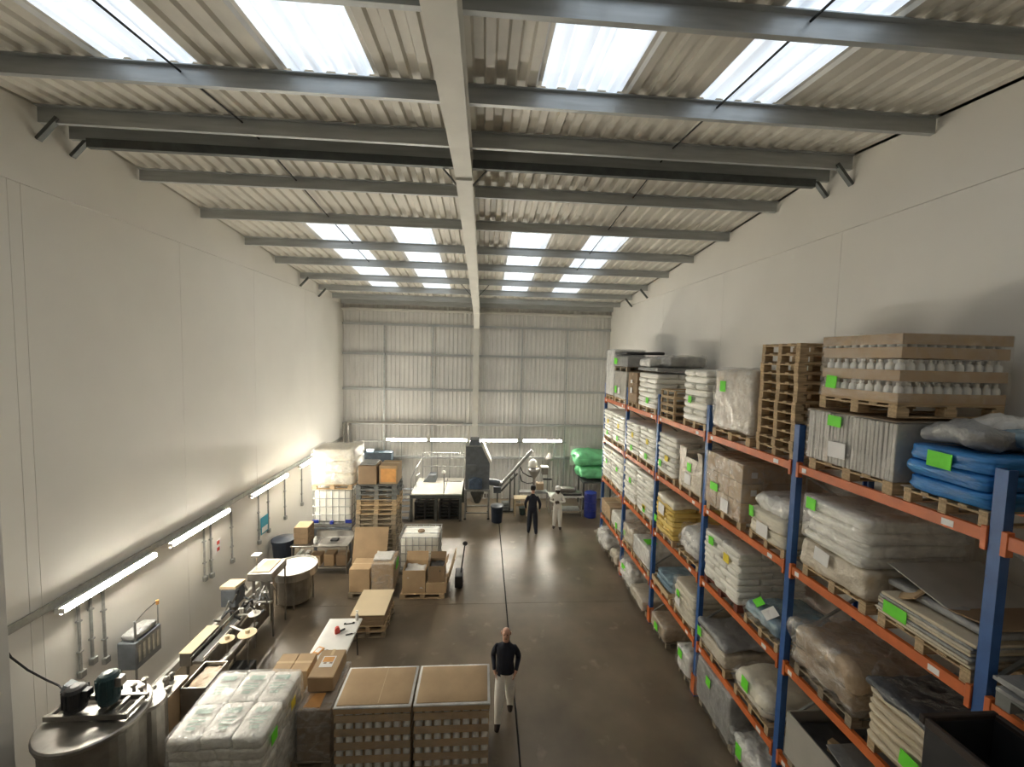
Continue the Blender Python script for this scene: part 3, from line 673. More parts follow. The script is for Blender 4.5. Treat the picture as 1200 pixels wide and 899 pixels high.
wrapped('plump white bag load with a large green label behind the blue rack post', BX0-.02, 5.3, 5.5, 6.36, z, 1.66, 'sackcream', .14, .03, 3, [(G, .45, .72, .16, .2)], n=10, sag=.05)
z = rp(2, 8.74, 9.66, 'the pale blue printed sacks', parts=True)
t = sacks('pale blue and white printed sacks slumped on an open wooden tray', BX0+.05, 5.3, 8.8, 9.6, z+.1, 1.58, 'bluefilm', 2, 1, 1)
open_box(MB(), -.55, .55, -.45, .45, -.1, .02, .02).build('wooden_tray', 'wood', t)
z = rp(2, 7.7, 8.56, 'the white wrapped sacks with a white sheet')
sacks('white film-wrapped sack stack with green label and white sheet leaning at its post', BX0, 5.35, 7.7, 8.56, z, 1.92, 'sackcream', 5, 1, 1, [(G, .3, .62, .13, .16), (P_, .3, .4, .2, .2)], film='filmthin')
z = rp(2, 9.96, 11.06, 'the white sheeted block with green top label', parts=False)
t = wrapped('white sheeted block with a green label on its top', BX0, 5.3, 9.96, 11.06, z, 1.78, 'wrapwhite', .04, .02, 3)
note(t, (4.81, 10.51, z), 4.55, 10.45, 1.80, .3, .28, 'green', 'green_label', 'green paper label', 0, 'x', R(90))
z = rp(2, 11.14, 11.98, 'the folded beige film load')
wrapped('folded beige film load next to the white sheeted block', BX0, 5.3, 11.14, 11.98, z, 1.78, 'wrapbeige', .08, .05, 3, [(G, .35, .45, .14, .16)], n=16)
z = rp(2, 12.2, 13.1, 'the low white load near the far post')
wrapped('low white plastic load with green label near the far rack posts', BX0, 5.3, 12.2, 13.1, z, 1.72, 'sackwhite', .06, .03, 3, [(G, .7, .3, .14, .18)])
z = rp(2, 13.2, 14.24, 'the low flat brown cartons', m='woodold')
cartons('low flat brown cartons at the far end of the second rack level', BX0, 5.3, 13.2, 14.24, z, 1.72, 2, 1, 3, 'card')
# ---- floor level
z = rp(1, 6.3, 7.36, 'the grey block on the floor of the rack', m='woodold')
wrapped('grey film-wrapped block on the floor under the rack with a green label', BX0-.05, 5.4, 6.3, 7.38, z, 1.0, 'wrapgrey', .04, .025, 3, [(G, .42, .75, .14, .16)])
z = rp(1, 5.48, 6.2, 'the shiny wrinkled bundle on the rack floor', m='woodold')
wrapped('shiny wrinkled clear bundle with green label on the floor under the rack', BX0-.05, 5.3, 5.46, 6.2, z, .58, 'wrapwhite', .08, .06, 4, [(G, .3, .5, .15, .22)], n=17, film='film')
z = rp(1, 8.82, 9.56, 'the dark low load on the rack floor', m='woodold')
wrapped('dark low load with green label on the floor under the rack', BX0-.05, 5.2, 8.82, 9.56, z, .48, 'wrapbrown', .05, .02, 3, [(G, .5, .5, .18, .16)])
z = rp(1, 7.68, 8.2, 'the small white load by the column guard', m='woodold')
wrapped('small white load with green label on the floor beside a column guard', BX0-.05, 5.2, 7.68, 8.2, z, .64, 'wrapwhite', .06, .03, 3, [(G, .4, .8, .16, .16)])
z = rp(1, 10.0, 10.9, 'the flat pale load on the rack floor', m='woodold')
wrapped('flat pale card load on the floor under the white sheeted block', BX0-.1, 5.2, 10.0, 10.9, z, .42, 'wrapbeige', .04, .02, 3)
z = rp(1, 11.0, 11.9, 'the loose clear film load on the rack floor', m='woodold')
wrapped('loose clear film load with green label on the floor near the far posts', BX0-.08, 5.2, 11.0, 11.9, z, .70, 'wrapwhite', .1, .06, 4, [(G, .5, .8, .3, .14)], n=17)
z = rp(1, 12.25, 12.95, 'the low beige bundle on the rack floor', m='woodold')
wrapped('low beige bundle on the floor next to the far film heap', BX0-.05, 5.2, 12.25, 12.95, z, .5, 'wrapbeige', .08, .04, 4)
z = rp(1, 13.15, 14.2, 'the far heap of clear film', m='woodold')
wrapped('heap of crumpled clear film on the floor at the far rack end', BX0-.15, 5.2, 13.15, 14.2, z, .72, 'wrapwhite', .16, .09, 4, n=18)
# ---- nearest bay, cut by the frame
z = rp(5, 1.85, 2.9, 'the brown cartons in the nearest bay')
cartons('brown cartons on the top level beyond the nearest rack post', BX0, 5.45, 1.9, 2.9, z, 6.15, 2, 2, 3, 'card')
z = rp(4, 2.0, 2.98, 'the grey boards in the nearest bay', m='palletgrey')
t = thing('board_pile', 'pile of grey boards on a grey pallet beside the nearest rack post', 'boards', (4.9, 2.5, z))
for i in range(3): MB().obox((random.uniform(-.03, .03)+.0, .0, .03+i*.04), (1.2, .95, .03), Matrix.Rotation(R((3, -4, 2)[i]), 3, 'Z')).build('board', 'wrapgrey', t)
# tall dark open-topped steel bin next to the rack
t = thing('hopper_bin', 'tall dark open-topped steel bin standing in the aisle against the rack', 'bin', (3.9, 2.5, 0))
open_box(MB(), -.3, .3, -.36, .38, .1, 3.86, .02).build('bin_body', 'blackm', t)
for a in ((-.33, .33, -.39, -.345), (-.33, .33, .365, .41), (-.33, -.285, -.345, .365), (.285, .33, -.345, .365)): MB().cbox(*a, 3.83, 3.9, .008).build('rim', 'shoe', t)
for zz in (.9, 1.9, 2.9): MB().box(-.32, .32, -.38, -.361, zz, zz+.06).build('stiffener', 'blackm', t)
for sx in (-1, 1):
    for sy in (-1, 1): MB().box(sx*.26-.03, sx*.26+.03, sy*.32-.03, sy*.32+.03, 0, .1).build('foot', 'blackm', t)

# ================================================================== LEFT SIDE MACHINES
t = thing('mixing_vessel', 'round stainless steel mixing vessel with two dark motors on its lid', 'vessel', (-5.34, 5.80, 0))
MB().lathe([(.52, .15), (.56, .18), (.56, 1.45), (.59, 1.46), (.59, 1.50), (.0, 1.50)], n=40).build('tank', 'brushed', t, False)
MB().lathe([(.60, 1.505), (.61, 1.52), (.61, 1.56), (.59, 1.575), (.0, 1.60)], n=40).build('lid', 'steel', t, False)
for i in range(4):
    a = R(45+90*i); MB().cyl((.45*math.cos(a), .45*math.sin(a), 0), (.45*math.cos(a), .45*math.sin(a), .17), .04).build('leg', 'brushed', t)
fr = MB()
for yy in (-.13, .21): fr.cbox(-.54, .54, yy-.025, yy+.025, 1.605, 1.68, .004)
fr.build('bridge_beam', 'brushed', t)
for xx in (-.50, .10, .30, .50): MB().cbox(xx-.025, xx+.025, -.104, .184, 1.61, 1.67, .004).build('bridge_crossbar', 'brushed', t)
for i, (mx, my, mm, h) in enumerate(((-.22, -.03, 'blackm', .34), (.12, .08, 'motorteal', .44))):
    g = MB().lathe([(.11, 0), (.12, .02), (.10, .05), (.13, .07), (.13, h-.06), (.10, h-.02), (.05, h)], (mx, my, 1.68), 20).build('motor', mm, t, False)
    fn = MB()
    for k in range(12):
        a = 2*math.pi*k/12; fn.obox((mx+.135*math.cos(a), my+.135*math.sin(a), 1.68+h*.55), (.02, .006, h*.6), Matrix.Rotation(a, 3, 'Z'))
    fn.build('cooling_fin', mm, g)
    MB().cbox(mx+.08, mx+.2, my-.05, my+.05, 1.68+h*.55, 1.68+h*.85, .008).build('terminal_box', 'steel' if i else mm, g)
for kx, ky in ((.22, .36), (.36, .32), (.30, .46)): MB().lathe([(.025, 0), (.02, .08), (.045, .085), (.045, .12), (.01, .13)], (kx, ky, 1.585), 10).build('clamp_knob', 'brushed', t)
MB().obox((-.45, .2, 1.78), (.26, .12, .12), Matrix.Rotation(R(25), 3, 'Y')).build('control_box', 'machgrey', t)
MB().lathe([(.20, .2), (.22, .22), (.22, 1.40), (.20, 1.44), (0, 1.44)], (.42, .36, 0), 24).build('heating_jacket', 'steel', t)
tag(MB().tube([(-6.31, 5.62, 2.78), (-6.28, 5.7, 2.5), (-6.24, 5.85, 2.2), (-6.15, 5.98, 1.95), (-6.0, 6.0, 1.84), (-5.9, 5.95, 1.82)], .012).build('power_cable', 'cable'), 'black power cable drooping from the trunking end to the mixing vessel', 'cable')
# conduits dropping from the trunking
for i, (y, z0, wh) in enumerate(((6.66, 1.55, 'behind the motors of the mixing vessel'), (6.86, 1.62, 'between two taller conduits by the vessel'), (7.08, 1.46, 'next to the wall control box'), (9.57, 1.5, 'ending in a grey socket box'),
        (9.8, 1.45, 'beside the red wall sign'), (10.59, 1.4, 'past the red wall sign'), (11.84, 1.3, 'before the blue poster'), (12.36, 1.42, 'behind the blue poster'), (13.38, 1.4, 'near the steel sink table'), (14.6, 1.4, 'next to the caged tank tower'))):
    t = thing('conduit', 'thin grey conduit dropping down the left wall '+wh, 'conduit', (XL+.05, y, z0))
    MB().cyl((0, 0, 0), (0, 0, 2.69-z0), .022, n=8).build('pipe', 'galv', t)
    MB().cbox(-.028, .05, -.05, .05, -.12, 0, .01).build('socket_box', 'galv', t)
    for zz in (.3, .8): MB().box(-.03, .028, -.032, .032, zz, zz+.025).build('clip', 'galv', t)
t = thing('wall_control_box', 'grey steel control box with post and wires standing at the left wall', 'control box', (-6.1, 7.5, 0))
MB().cbox(-.16, .16, -.28, .28, 1.08, 1.58, .015).build('cabinet', 'machgrey', t)
MB().rbox((0, 0, 1.64), (.26, .5, .12), .05, 6, .02, 5, 2).build('paper_heap', 'wrapgrey', t, True)
MB().cyl((.12, -.24, 0), (.12, -.24, 1.95), .018, n=8).build('post', 'galv', t)
MB().cyl((.12, .26, 1.58), (.12, .26, 1.95), .01, n=6).build('lamp_stem', 'galv', t)
MB().lathe([(.02, 0), (.025, .01), (.025, .08), (0, .09)], (.12, .26, 1.95), 10).build('beacon', 'orangepaper', t)
MB().tube([(.12, -.24, 1.93), (.12, 0, 2.0), (.12, .26, 2.02)], .008, 6).build('wire', 'cable', t)
MB().box(-.1, .22, -.30, -.18, 0, .02).build('base_plate', 'galv', t)
for k in range(5): MB().box(.161, .166, -.24+.1*k, -.19+.1*k, 1.2, 1.5).build('vent_louvre', 'galv', t)
t = thing('control_cabinet', 'dark steel control cabinet with valves on top beside the sack pallet', 'cabinet', (-5.08, 6.70, 0))
MB().cbox(-.22, .20, -.26, .24, .03, 1.18, .012).build('body', 'carddark', t)
MB().box(-.22, .2, -.26, .24, 1.182, 1.20).build('top_plate', 'brushed', t)
MB().cbox(-.04, .02, -.275, -.262, .6, .72, .006).build('handle', 'steel', t)
for kx, ky, h in ((-.12, -.1, .1), (0, .02, .16), (.1, -.08, .07), (-.02, .15, .12)): MB().lathe([(.04, 0), (.03, h*.5), (.05, h*.55), (.05, h*.8), (.02, h)], (kx, ky, 1.2), 10).build('valve', 'brushed', t)
for sx in (-.17, .15):
    for sy in (-.2, .18): MB().cyl((sx, sy, 0), (sx, sy, .03), .025, n=8).build('foot', 'blackm', t)
t = thing('parts_box', 'open dark steel box of pinkish parts behind the control cabinet', 'box', (-4.66, 7.0, 0))
open_box(MB(), -.2, .2, -.3, .3, 0, 1.16, .02).build('box_body', 'brushed', t)
MB().rbox((0, 0, .95), (.35, .54, .3), .05, 8, .03, 7, 3).build('contents', 'wrapbrown', t, True)
# labelling machine
t = thing('labelling_machine', 'long stainless labelling machine with conveyor and white label reels', 'machine', (-5.2, 8.9, 0))
MB().cbox(-.42, -.20, -1.15, -.35, .72, .98, .01).build('side_housing', 'brushed', t)
MB().box(-.425, -.195, -1.155, -.345, .981, .99).build('housing_top', 'cardcream', t)
MB().cbox(-.16, .04, -1.2, 1.4, .80, .86, .006).build('conveyor_bed', 'brushed', t)
MB().box(-.14, .02, -1.2, 1.4, .861, .868).build('belt', 'blackm', t)
for xx in (-.175, .055): MB().box(xx-.008, xx+.008, -1.2, 1.4, .90, .94).build('guide_rail', 'steel', t)
MB().cbox(.18, .30, -1.1, .2, .62, .68, .006).build('lower_rail', 'steel', t)
for yy in (-1.1, -.2, .6, 1.3):
    for xx in (-.30, .02): MB().cyl((xx, yy, 0), (xx, yy, .80), .025, n=8).build('leg', 'brushed', t)
for yy in (-1.0, -.7, -.4): MB().cbox(-.19, -.17, yy-.1, yy+.1, .75, .95, .004).build('side_plate', 'steel', t)
for k, (rx, ry, rz_, rr) in enumerate(((.52, -.62, .98, .17), (.20, -.74, .95, .13), (.38, -.1, 1.06, .12))):
    rl = MB().lathe([(0, 0), (rr, 0), (rr, .015), (.04, .018), (.04, .09), (0, .09)], (rx, ry, rz_), 24).build('label_reel', 'cardcream' if k < 2 else 'whiteplastic', t)
    MB().cyl((rx, ry, .3), (rx, ry, rz_), .015, n=8).build('spindle', 'steel', rl)
MB().bar((.05, -.4, 1.0), (.55, -.6, .96), .05, .03).build('reel_arm', 'steel', t); MB().bar((.05, -.1, 1.05), (.42, -.1, 1.04), .05, .03).build('reel_arm', 'steel', t)
MB().cbox(.2, .6, -.75, -.45, 0, .3, .01).build('floor_drive', 'blackm', t)
MB().cbox(-.14, .03, -1.0, 1.2, .18, .78, .01).build('drive_cover', 'brushed', t)
for k in range(34):
    a = (random.uniform(-.4, .45), random.uniform(-.35, .7), random.uniform(.9, 1.15)); MB().bar(a, (a[0]+random.uniform(-.15, .15), a[1]+random.uniform(-.2, .2), a[2]+random.uniform(.05, .25)), .03, .03).build('linkage', ('steel', 'brushed', 'blackm', 'machgrey')[k % 4], t)
for k in range(5):
    a = (random.uniform(.0, .35), random.uniform(-.2, .8), 1.0+.05*k); MB().cyl(a, (a[0], a[1], a[2]+.1), .035, n=10).build('roller', ('steel', 'blackm')[k % 2], t)
MB().cbox(-.62, -.30, .40, .78, .9, 1.30, .012).build('control_unit', 'machgrey', t)
MB().obox((-.46, .59, 1.34), (.34, .40, .06), Matrix.Rotation(R(-6), 3, 'X')).build('unit_lid', 'cardcream', t)
MB().cbox(-.5, -.4, .5, .7, 0, .9, .01).build('unit_post', 'brushed', t)
for xx in (-.12, .26): MB().cbox(xx-.025, xx+.025, .78, .83, .86, 1.42, .004).build('column', 'steel', t)
MB().cbox(-.20, .36, .68, 1.4, 1.34, 1.53, .012).build('print_head', 'brushed', t)
MB().box(-.06, .26, .75, 1.32, 1.5305, 1.545).build('head_cover', 'cardcream', t)
MB().lathe([(.10, 0), (.15, .04), (.15, .22), (.05, .34), (.05, .40)], (.1, 1.0, 1.0), 16).build('feed_cone', 'steel', t)
MB().cbox(-.18, .4, .55, .62, .88, .93, .006).build('cross_shelf', 'steel', t)
MB().cyl((-.2, 1.1, 1.52), (-.2, 1.1, 1.75), .02, n=8).build('stem', 'brushed', t); MB().cbox(-.3, -.1, 1.02, 1.18, 1.75, 1.8, .01).build('hand_control', 'steel', t)
for yy in (.7, 1.3): MB().cyl((.36, yy, 0), (.36, yy, 1.42), .02, n=8).build('support', 'brushed', t)
# round accumulation turntable
t = thing('turntable', 'round white-topped stainless turntable on a steel drum', 'turntable', (-4.96, 11.0, 0))
MB().lathe([(.34, .08), (.40, .1), (.42, .78), (.30, .82)], n=32).build('drum', 'brushed', t)
MB().lathe([(.50, .78), (.56, .80), (.56, 1.0), (.545, 1.0), (.545, .94), (0, .94)], n=40).build('rim', 'steel', t)
MB().lathe([(.543, .942), (.543, .955), (0, .955)], n=40).build('disc', 'whiteplastic', t)
for i in range(4): a = R(20+90*i); MB().cyl((.44*math.cos(a), .44*math.sin(a), 0), (.44*math.cos(a), .44*math.sin(a), .8), .02, n=8).build('leg', 'brushed', t)
# signs on the left wall
t = tag(MB().box(XL+.019, XL+.024, 10.0, 10.2, 1.80, 2.12).build('safety_sign', 'paper'), 'small white wall sign with red symbols on the left wall', 'sign')
for zz in (1.84, 2.0): MB().prism([(10.05, zz), (10.15, zz), (10.15, zz+.09), (10.05, zz+.09)], 'x', XL+.0245, XL+.027).build('red_symbol', 'red', t)
t = tag(MB().box(XL+.05+.03, XL+.086, 11.88, 12.28, 1.42, 1.92).build('poster', 'signblue'), 'blue poster hanging on the left wall near the turntable', 'poster')
MB().box(XL+.087, XL+.089, 11.93, 12.23, 1.46, 1.62).build('pale_panel', 'paper', t)
# ------------------------------------------------------------------ sink table, tanks
t = thing('sink_table', 'stainless steel sink table with lower shelf and splash back', 'table', (-4.82, 12.65, 0))
MB().cbox(-.86, .82, -.36, .30, .86, .90, .006).build('table_top', 'steel', t)
MB().box(-.30, .80, .29, .30, .90, 1.10).build('splash_back', 'steel', t)
MB().box(-.1, .6, -.2, .2, .9005, .904).build('sink_bowl', 'brushed', t)
MB().cbox(.2, .42, -.05, .1, .905, .96, .01).build('drain_cover', 'blackm', t)
MB().cbox(-.82, .78, -.32, .26, .18, .21, .004).build('shelf', 'steel', t)
for sx in (-.82, .78):
    for sy in (-.32, .26): MB().cyl((sx, sy, 0), (sx, sy, .86), .02, n=8).build('leg', 'steel', t)
for i, (x_, wd, hh, mm) in enumerate(((-.7, .12, .38, 'whiteplastic'), (-.5, .12, .35, 'whiteplastic'), (-.2, .34, .32, 'card'), (.22, .3, .36, 'card'), (.58, .3, .34, 'carddark'))):
    tag(MB().cbox(-4.82+x_-wd/2, -4.82+x_+wd/2, 12.42, 12.78, .211, .211+hh, .012).build('shelf_carton' if i > 1 else 'jerry_can', mm),
        ('white plastic jerry can at the end of the sink table shelf', 'white plastic jerry can next to the small cartons on the sink shelf', 'brown carton beside the jerry cans on the sink shelf', 'middle brown carton on the sink table shelf', 'dark brown carton at the right leg of the sink shelf')[i], 'carton' if i > 1 else 'jerry can')
t = cartons('short stack of brown cartons on the end of the sink table', -5.62, -5.2, 12.4, 12.88, .901, 1.42, 1, 1, 3, 'carddark')
MB().obox((0, 0, .527), (.40, .46, .008), Matrix.Rotation(R(4), 3, 'Z')).build('top_sheet', 'card', t)
tag(MB().lathe([(.05, 0), (.06, .02), (.06, .13), (.03, .16), (.03, .2), (0, .2)], (-5.02, 12.5, .901), 12).build('white_bottle', 'whiteplastic', None, True), 'small white bottle on the sink table beside the cartons', 'bottle')
t = thing('round_bin', 'dark navy plastic bin against the left wall behind the turntable', 'bin', (-5.98, 12.55, 0))
MB().lathe([(.24, 0), (.25, .01), (.32, .95), (.34, .95), (.34, 1.0), (.30, 1.0)], n=20).build('body', 'navybin', t); MB().lathe([(.34, 1.0), (.34, 1.03), (.05, 1.08), (0, 1.08)], n=20).build('lid', 'navybin', t)
t = thing('brown_sack', 'slumped brown sack on the floor beside the navy bin', 'sack', (-5.85, 11.72, 0))
MB().rbox((0, 0, .25), (.36, .4, .5), .14, 8, .04, 3, 3).build('body', 'wrapbrown', t, True); MB().lathe([(.05, .46), (.03, .52), (.07, .6), (0, .58)], n=10).build('tied_neck', 'wrapbrown', t, True)
def ibc(label, x0, y0, z0, wd=1.2, dp=1.0, h=1.16):
    t = thing('ibc_tank', label, 'tank', (x0+wd/2, y0+dp/2, z0)); hx, hy = wd/2, dp/2
    MB().rbox((0, 0, .15+(h-.17)/2), (wd-.08, dp-.08, h-.19), .08, 7).build('tank_bottle', 'ibcplastic', t, True)
    MB().lathe([(.11, 0), (.11, .03), (.09, .045), (0, .045)], (0, 0, h-.03), 16).build('filler_cap', 'carddark', t)
    for yy in (-hy+.05, 0, hy-.05): MB().cbox(-hx, hx, yy-.045, yy+.045, .02, .10, .006).build('skid', 'galv', t)
    MB().box(-hx, hx, -hy, hy, .10, .125).build('base_tray', 'galv', t)
    for xx in (-hx+.06, 0, hx-.06): MB().box(xx-.05, xx+.05, -hy+.02, hy-.02, 0, .02).build('foot_runner', 'galv', t)
    for k in range(7):
        xx = -hx+.01+k*(wd-.02)/6
        for yy in (-hy+.01, hy-.01): MB().cyl((xx, yy, .125), (xx, yy, h), .011, n=6).build('cage_bar', 'galv', t)
    for k in range(1, 6):
        yy = -hy+.01+k*(dp-.02)/6
        for xx in (-hx+.01, hx-.01): MB().cyl((xx, yy, .125), (xx, yy, h), .011, n=6).build('cage_bar', 'galv', t)
    for k in range(5):
        zz = .16+k*(h-.175)/4
        MB().tube([(-hx, -hy, zz), (hx, -hy, zz), (hx, hy, zz), (-hx, hy, zz), (-hx, -hy, zz)], .011, 6).build('cage_ring', 'galv', t)
    for yy in (-.22, .22): MB().cyl((-hx, yy, h+.005), (hx, yy, h+.005), .014, n=6).build('top_bar', 'galv', t)
    MB().cbox(-.05, .05, -hy-.08, -hy+.0, .14, .24, .01).build('outlet_valve', 'blueplastic', t)
    return t
t = thing('tank_stand', 'dark grey steel stand carrying the caged tank behind the sink table', 'stand', (-4.79, 13.75, 0))
for sx in (-.55, .55):
    for sy in (-.45, .45): MB().cbox(sx-.04, sx+.04, sy-.04, sy+.04, 0, 1.0, .005).build('leg', 'machgrey', t)
MB().cbox(-.6, .6, -.5, .5, 1.0, 1.06, .006).build('deck', 'machgrey', t)
MB().obox((0, -.47, .85), (1.1, .012, .42), Matrix.Rotation(R(-14), 3, 'X')).build('drip_panel', 'galv', t)
t = ibc('white caged liquid tank with blue corner blocks raised behind the sink table', -5.40, 13.25, 1.06, 1.22, 1.0, 1.24)
for sx in (-.52, .52): MB().cbox(sx-.1, sx+.1, -.535, -.512, .16, .27, .006).build('corner_block', 'blueplastic', t)
pallet(-5.42, -4.17, 13.25, 14.25, 2.315, 'wooden pallet on top of the raised caged tank', 'wood', True)
sacks('tall cream sack load in crumpled clear film on top of the raised tank', -5.42, -4.1, 13.25, 14.25, 2.462, 3.62, 'sackcream', 3, 1, 1, film='film')
ibc('white caged liquid tank standing on the floor behind the open cartons', -2.48, 12.28, 0)
# stack of empty pallets with cartons on top
zz = 0
for i in range(16):
    mm = 'palletgrey' if i >= 13 else ('wood' if i > 9 else 'woodold')
    h = .158; j = random.uniform(-.02, .02)
    pallet(-3.97+j, -2.72+j, 13.0+random.uniform(-.02, .02), 14.0, zz, {'palletgrey': 'dark grey pallet', 'wood': 'fresh pale wooden pallet', 'woodold': 'weathered brown pallet'}[mm]+', '+nth(i, 16)+' in the tall floor stack under cartons', mm, i > 4, 0, 'pallets in the tall floor stack', h=h); zz += h+.001
for i, (x0, x1, mm, y0) in enumerate(((-3.92, -3.34, 'carddark', 13.05), (-3.28, -2.70, 'card', 13.1))):
    t = thing('large_carton', ('brown carton with folded top on the pallet stack', 'orange-brown carton with dark front on the pallet stack')[i], 'carton', ((x0+x1)/2, y0+.35, zz))
    w_ = (x1-x0)/2
    MB().cbox(-w_, w_, -.35, .35, .002, .60, .012).build('body', mm, t)
    MB().box(-w_-.002, w_+.002, -.03, .03, .60, .603).build('tape', 'tape', t)
    if i == 0: MB().rbox((0, 0, .63), (.5, .6, .05), .02, 6, .015, 4, 1).build('film_scrap', 'wrapgrey', t, True)
    else: MB().box(-w_+.05, w_-.05, -.354, -.351, .06, .5).build('printed_panel', 'orangepaper', t)
# leaning cardboard sheet and cartons on a truck
t = tag(MB().obox((-3.30, 12.15, .72), (1.0, .03, 1.52), Matrix.Rotation(R(-18), 3, 'X')).build('leaning_sheet', 'card'), 'large brown cardboard sheet leaning against the pallet stack', 'cardboard')
pallet(-3.6, -2.4, 11.05, 11.85, 0, 'wooden pallet under the wide film-wrapped cartons', 'woodold', True)
cartons('plain brown carton half of the wide load before the leaning sheet', -3.58, -3.02, 11.1, 11.75, .146, .80, 1, 1, 1, 'card')
t = thing('wrapped_carton', 'film-wrapped brown carton with green label before the leaning sheet', 'carton', (-2.68, 11.45, .146))
MB().cbox(-.29, .29, -.35, .40, .002, .80, .015).build('carton', 'card', t); MB().rbox((0, .025, .4), (.62, .80, .82), .04, 9, .03, 4, 2).build('stretch_wrap', 'film', t, True)
MB().box(.312, .318, -.1, .2, .5, .75).build('green_label', 'green', t)['label'] = 'green paper label'
MB().rbox((-.05, .05, .84), (.5, .5, .05), .02, 8, .025, 5, 2).build('film_scrap', 'wrapwhite', t, True)
# pallet truck with open cartons
pallet(-2.18, -.98, 10.98, 11.9, 0, 'wooden pallet under the open brown cartons near the drain joint', 'wood', True, R(0))
def open_carton(label, x0, x1, y0, y1, z0, z1, m='card', fill=None, flaps=(1, 1, 1, 1)):
    t = thing('open_carton', label, 'carton', ((x0+x1)/2, (y0+y1)/2, z0)); hx, hy, h = (x1-x0)/2, (y1-y0)/2, z1-z0
    open_box(MB(), -hx, hx, -hy, hy, .002, h, .01).build('body', m, t)
    fl_ = min(hx, hy)*.8
    for i, (cx, cy, sx, sy, ax, an) in enumerate(((-hx, 0, fl_, 2*hy, 'Y', 60), (hx, 0, fl_, 2*hy, 'Y', -60), (0, -hy, 2*hx, fl_, 'X', -65), (0, hy, 2*hx, fl_, 'X', 65))):
        if not flaps[i]: continue
        rot = Matrix.Rotation(R(an), 3, ax); ctr = Vector((math.copysign(fl_/2, cx) if cx else 0, math.copysign(fl_/2, cy) if cy else 0, 0))
        MB().obox(Vector((cx, cy, h))+rot @ ctr, (sx, sy, .008), rot).build('flap', m, t)
    if fill: MB().rbox((0, 0, h*.5), (2*hx-.06, 2*hy-.06, h*.7), .05, 8, .05, 6, 4).build('contents', fill, t, True)
    return t
open_carton('tall open brown carton with white bags inside', -2.12, -1.50, 11.0, 11.6, .146, .80, 'card', 'wrapwhite', (0, 0, 0, 1))
t = thing('small_carton', 'small closed brown carton at the front of the pallet beside the tall one', 'carton', (-1.2, 11.25, .146))
MB().cbox(-.28, .27, -.26, .26, .002, .30, .01).build('body', 'card', t); MB().box(-.28, .27, -.02, .02, .30, .302).build('tape', 'tape', t)
open_carton('open dark brown carton perched on the small closed carton', -1.42, -.98, 11.02, 11.5, .452, .90, 'carddark', 'darksheet', (0, 1, 0, 1))
tag(MB().obox((-.86, 11.75, .45), (.03, .7, .95), Matrix.Rotation(R(16), 3, 'Y')).build('leaning_board', 'card'), 'flat brown board leaning on the open cartons', 'cardboard')
t = thing('pallet_truck', 'hand pallet truck with upright black handle beside the open cartons', 'pallet truck', (-.62, 11.6, 0))
MB().cbox(-.10, .12, -.26, .26, .08, .42, .02).build('pump_body', 'blackm', t)
for yy in (-.1, .1): MB().lathe([(.08, -.03), (.09, 0), (.08, .03)], (0, 0, 0), 14).build('wheel', 'blackm', t).matrix_local = Matrix.Translation((.05, yy, .092)) @ Matrix.Rotation(R(90), 4, 'X')
MB().bar((.06, 0, .4), (.16, -.02, 1.22), .035, .035).build('handle_shaft', 'blackm', t)
MB().lathe([(.055, -.012), (.07, 0), (.055, .012)], (0, 0, 0), 16).build('handle_loop', 'blackm', t).matrix_local = Matrix.Translation((.17, -.02, 1.28)) @ Matrix.Rotation(R(90), 4, 'X')
# board on low pallet stack
pallet(-3.02, -2.22, 9.45, 10.45, 0, 'lowest wooden pallet under the cream board', 'woodold', True)
pallet(-3.02, -2.22, 9.45, 10.45, .146, 'upper wooden pallet under the cream board', 'wood', True)
t = thing('board_stack', 'stack of flat cartons topped with a large cream board', 'boards', (-2.62, 9.95, .292))
for i in range(6): MB().cbox(-.37+random.uniform(-.02, .02), .37, -.48, .48, i*.042, i*.042+.04, .006).build('flat_carton', 'carddark', t)
MB().cbox(-.39, .40, -.54, .53, .27, .295, .006).build('cream_board', 'cardcream', t)
t = thing('wood_block', 'pale wooden pallet end with square holes beside the folding table', 'wood', (-3.12, 9.2, 0))
MB().cbox(-.22, .1, -.08, .2, .0, .5, .01).build('block_body', 'wood', t)
for k in range(2): MB().box(-.12, .0, -.0+.09*k, .05+.09*k, .5005, .505).build('slot', 'carddark', t)
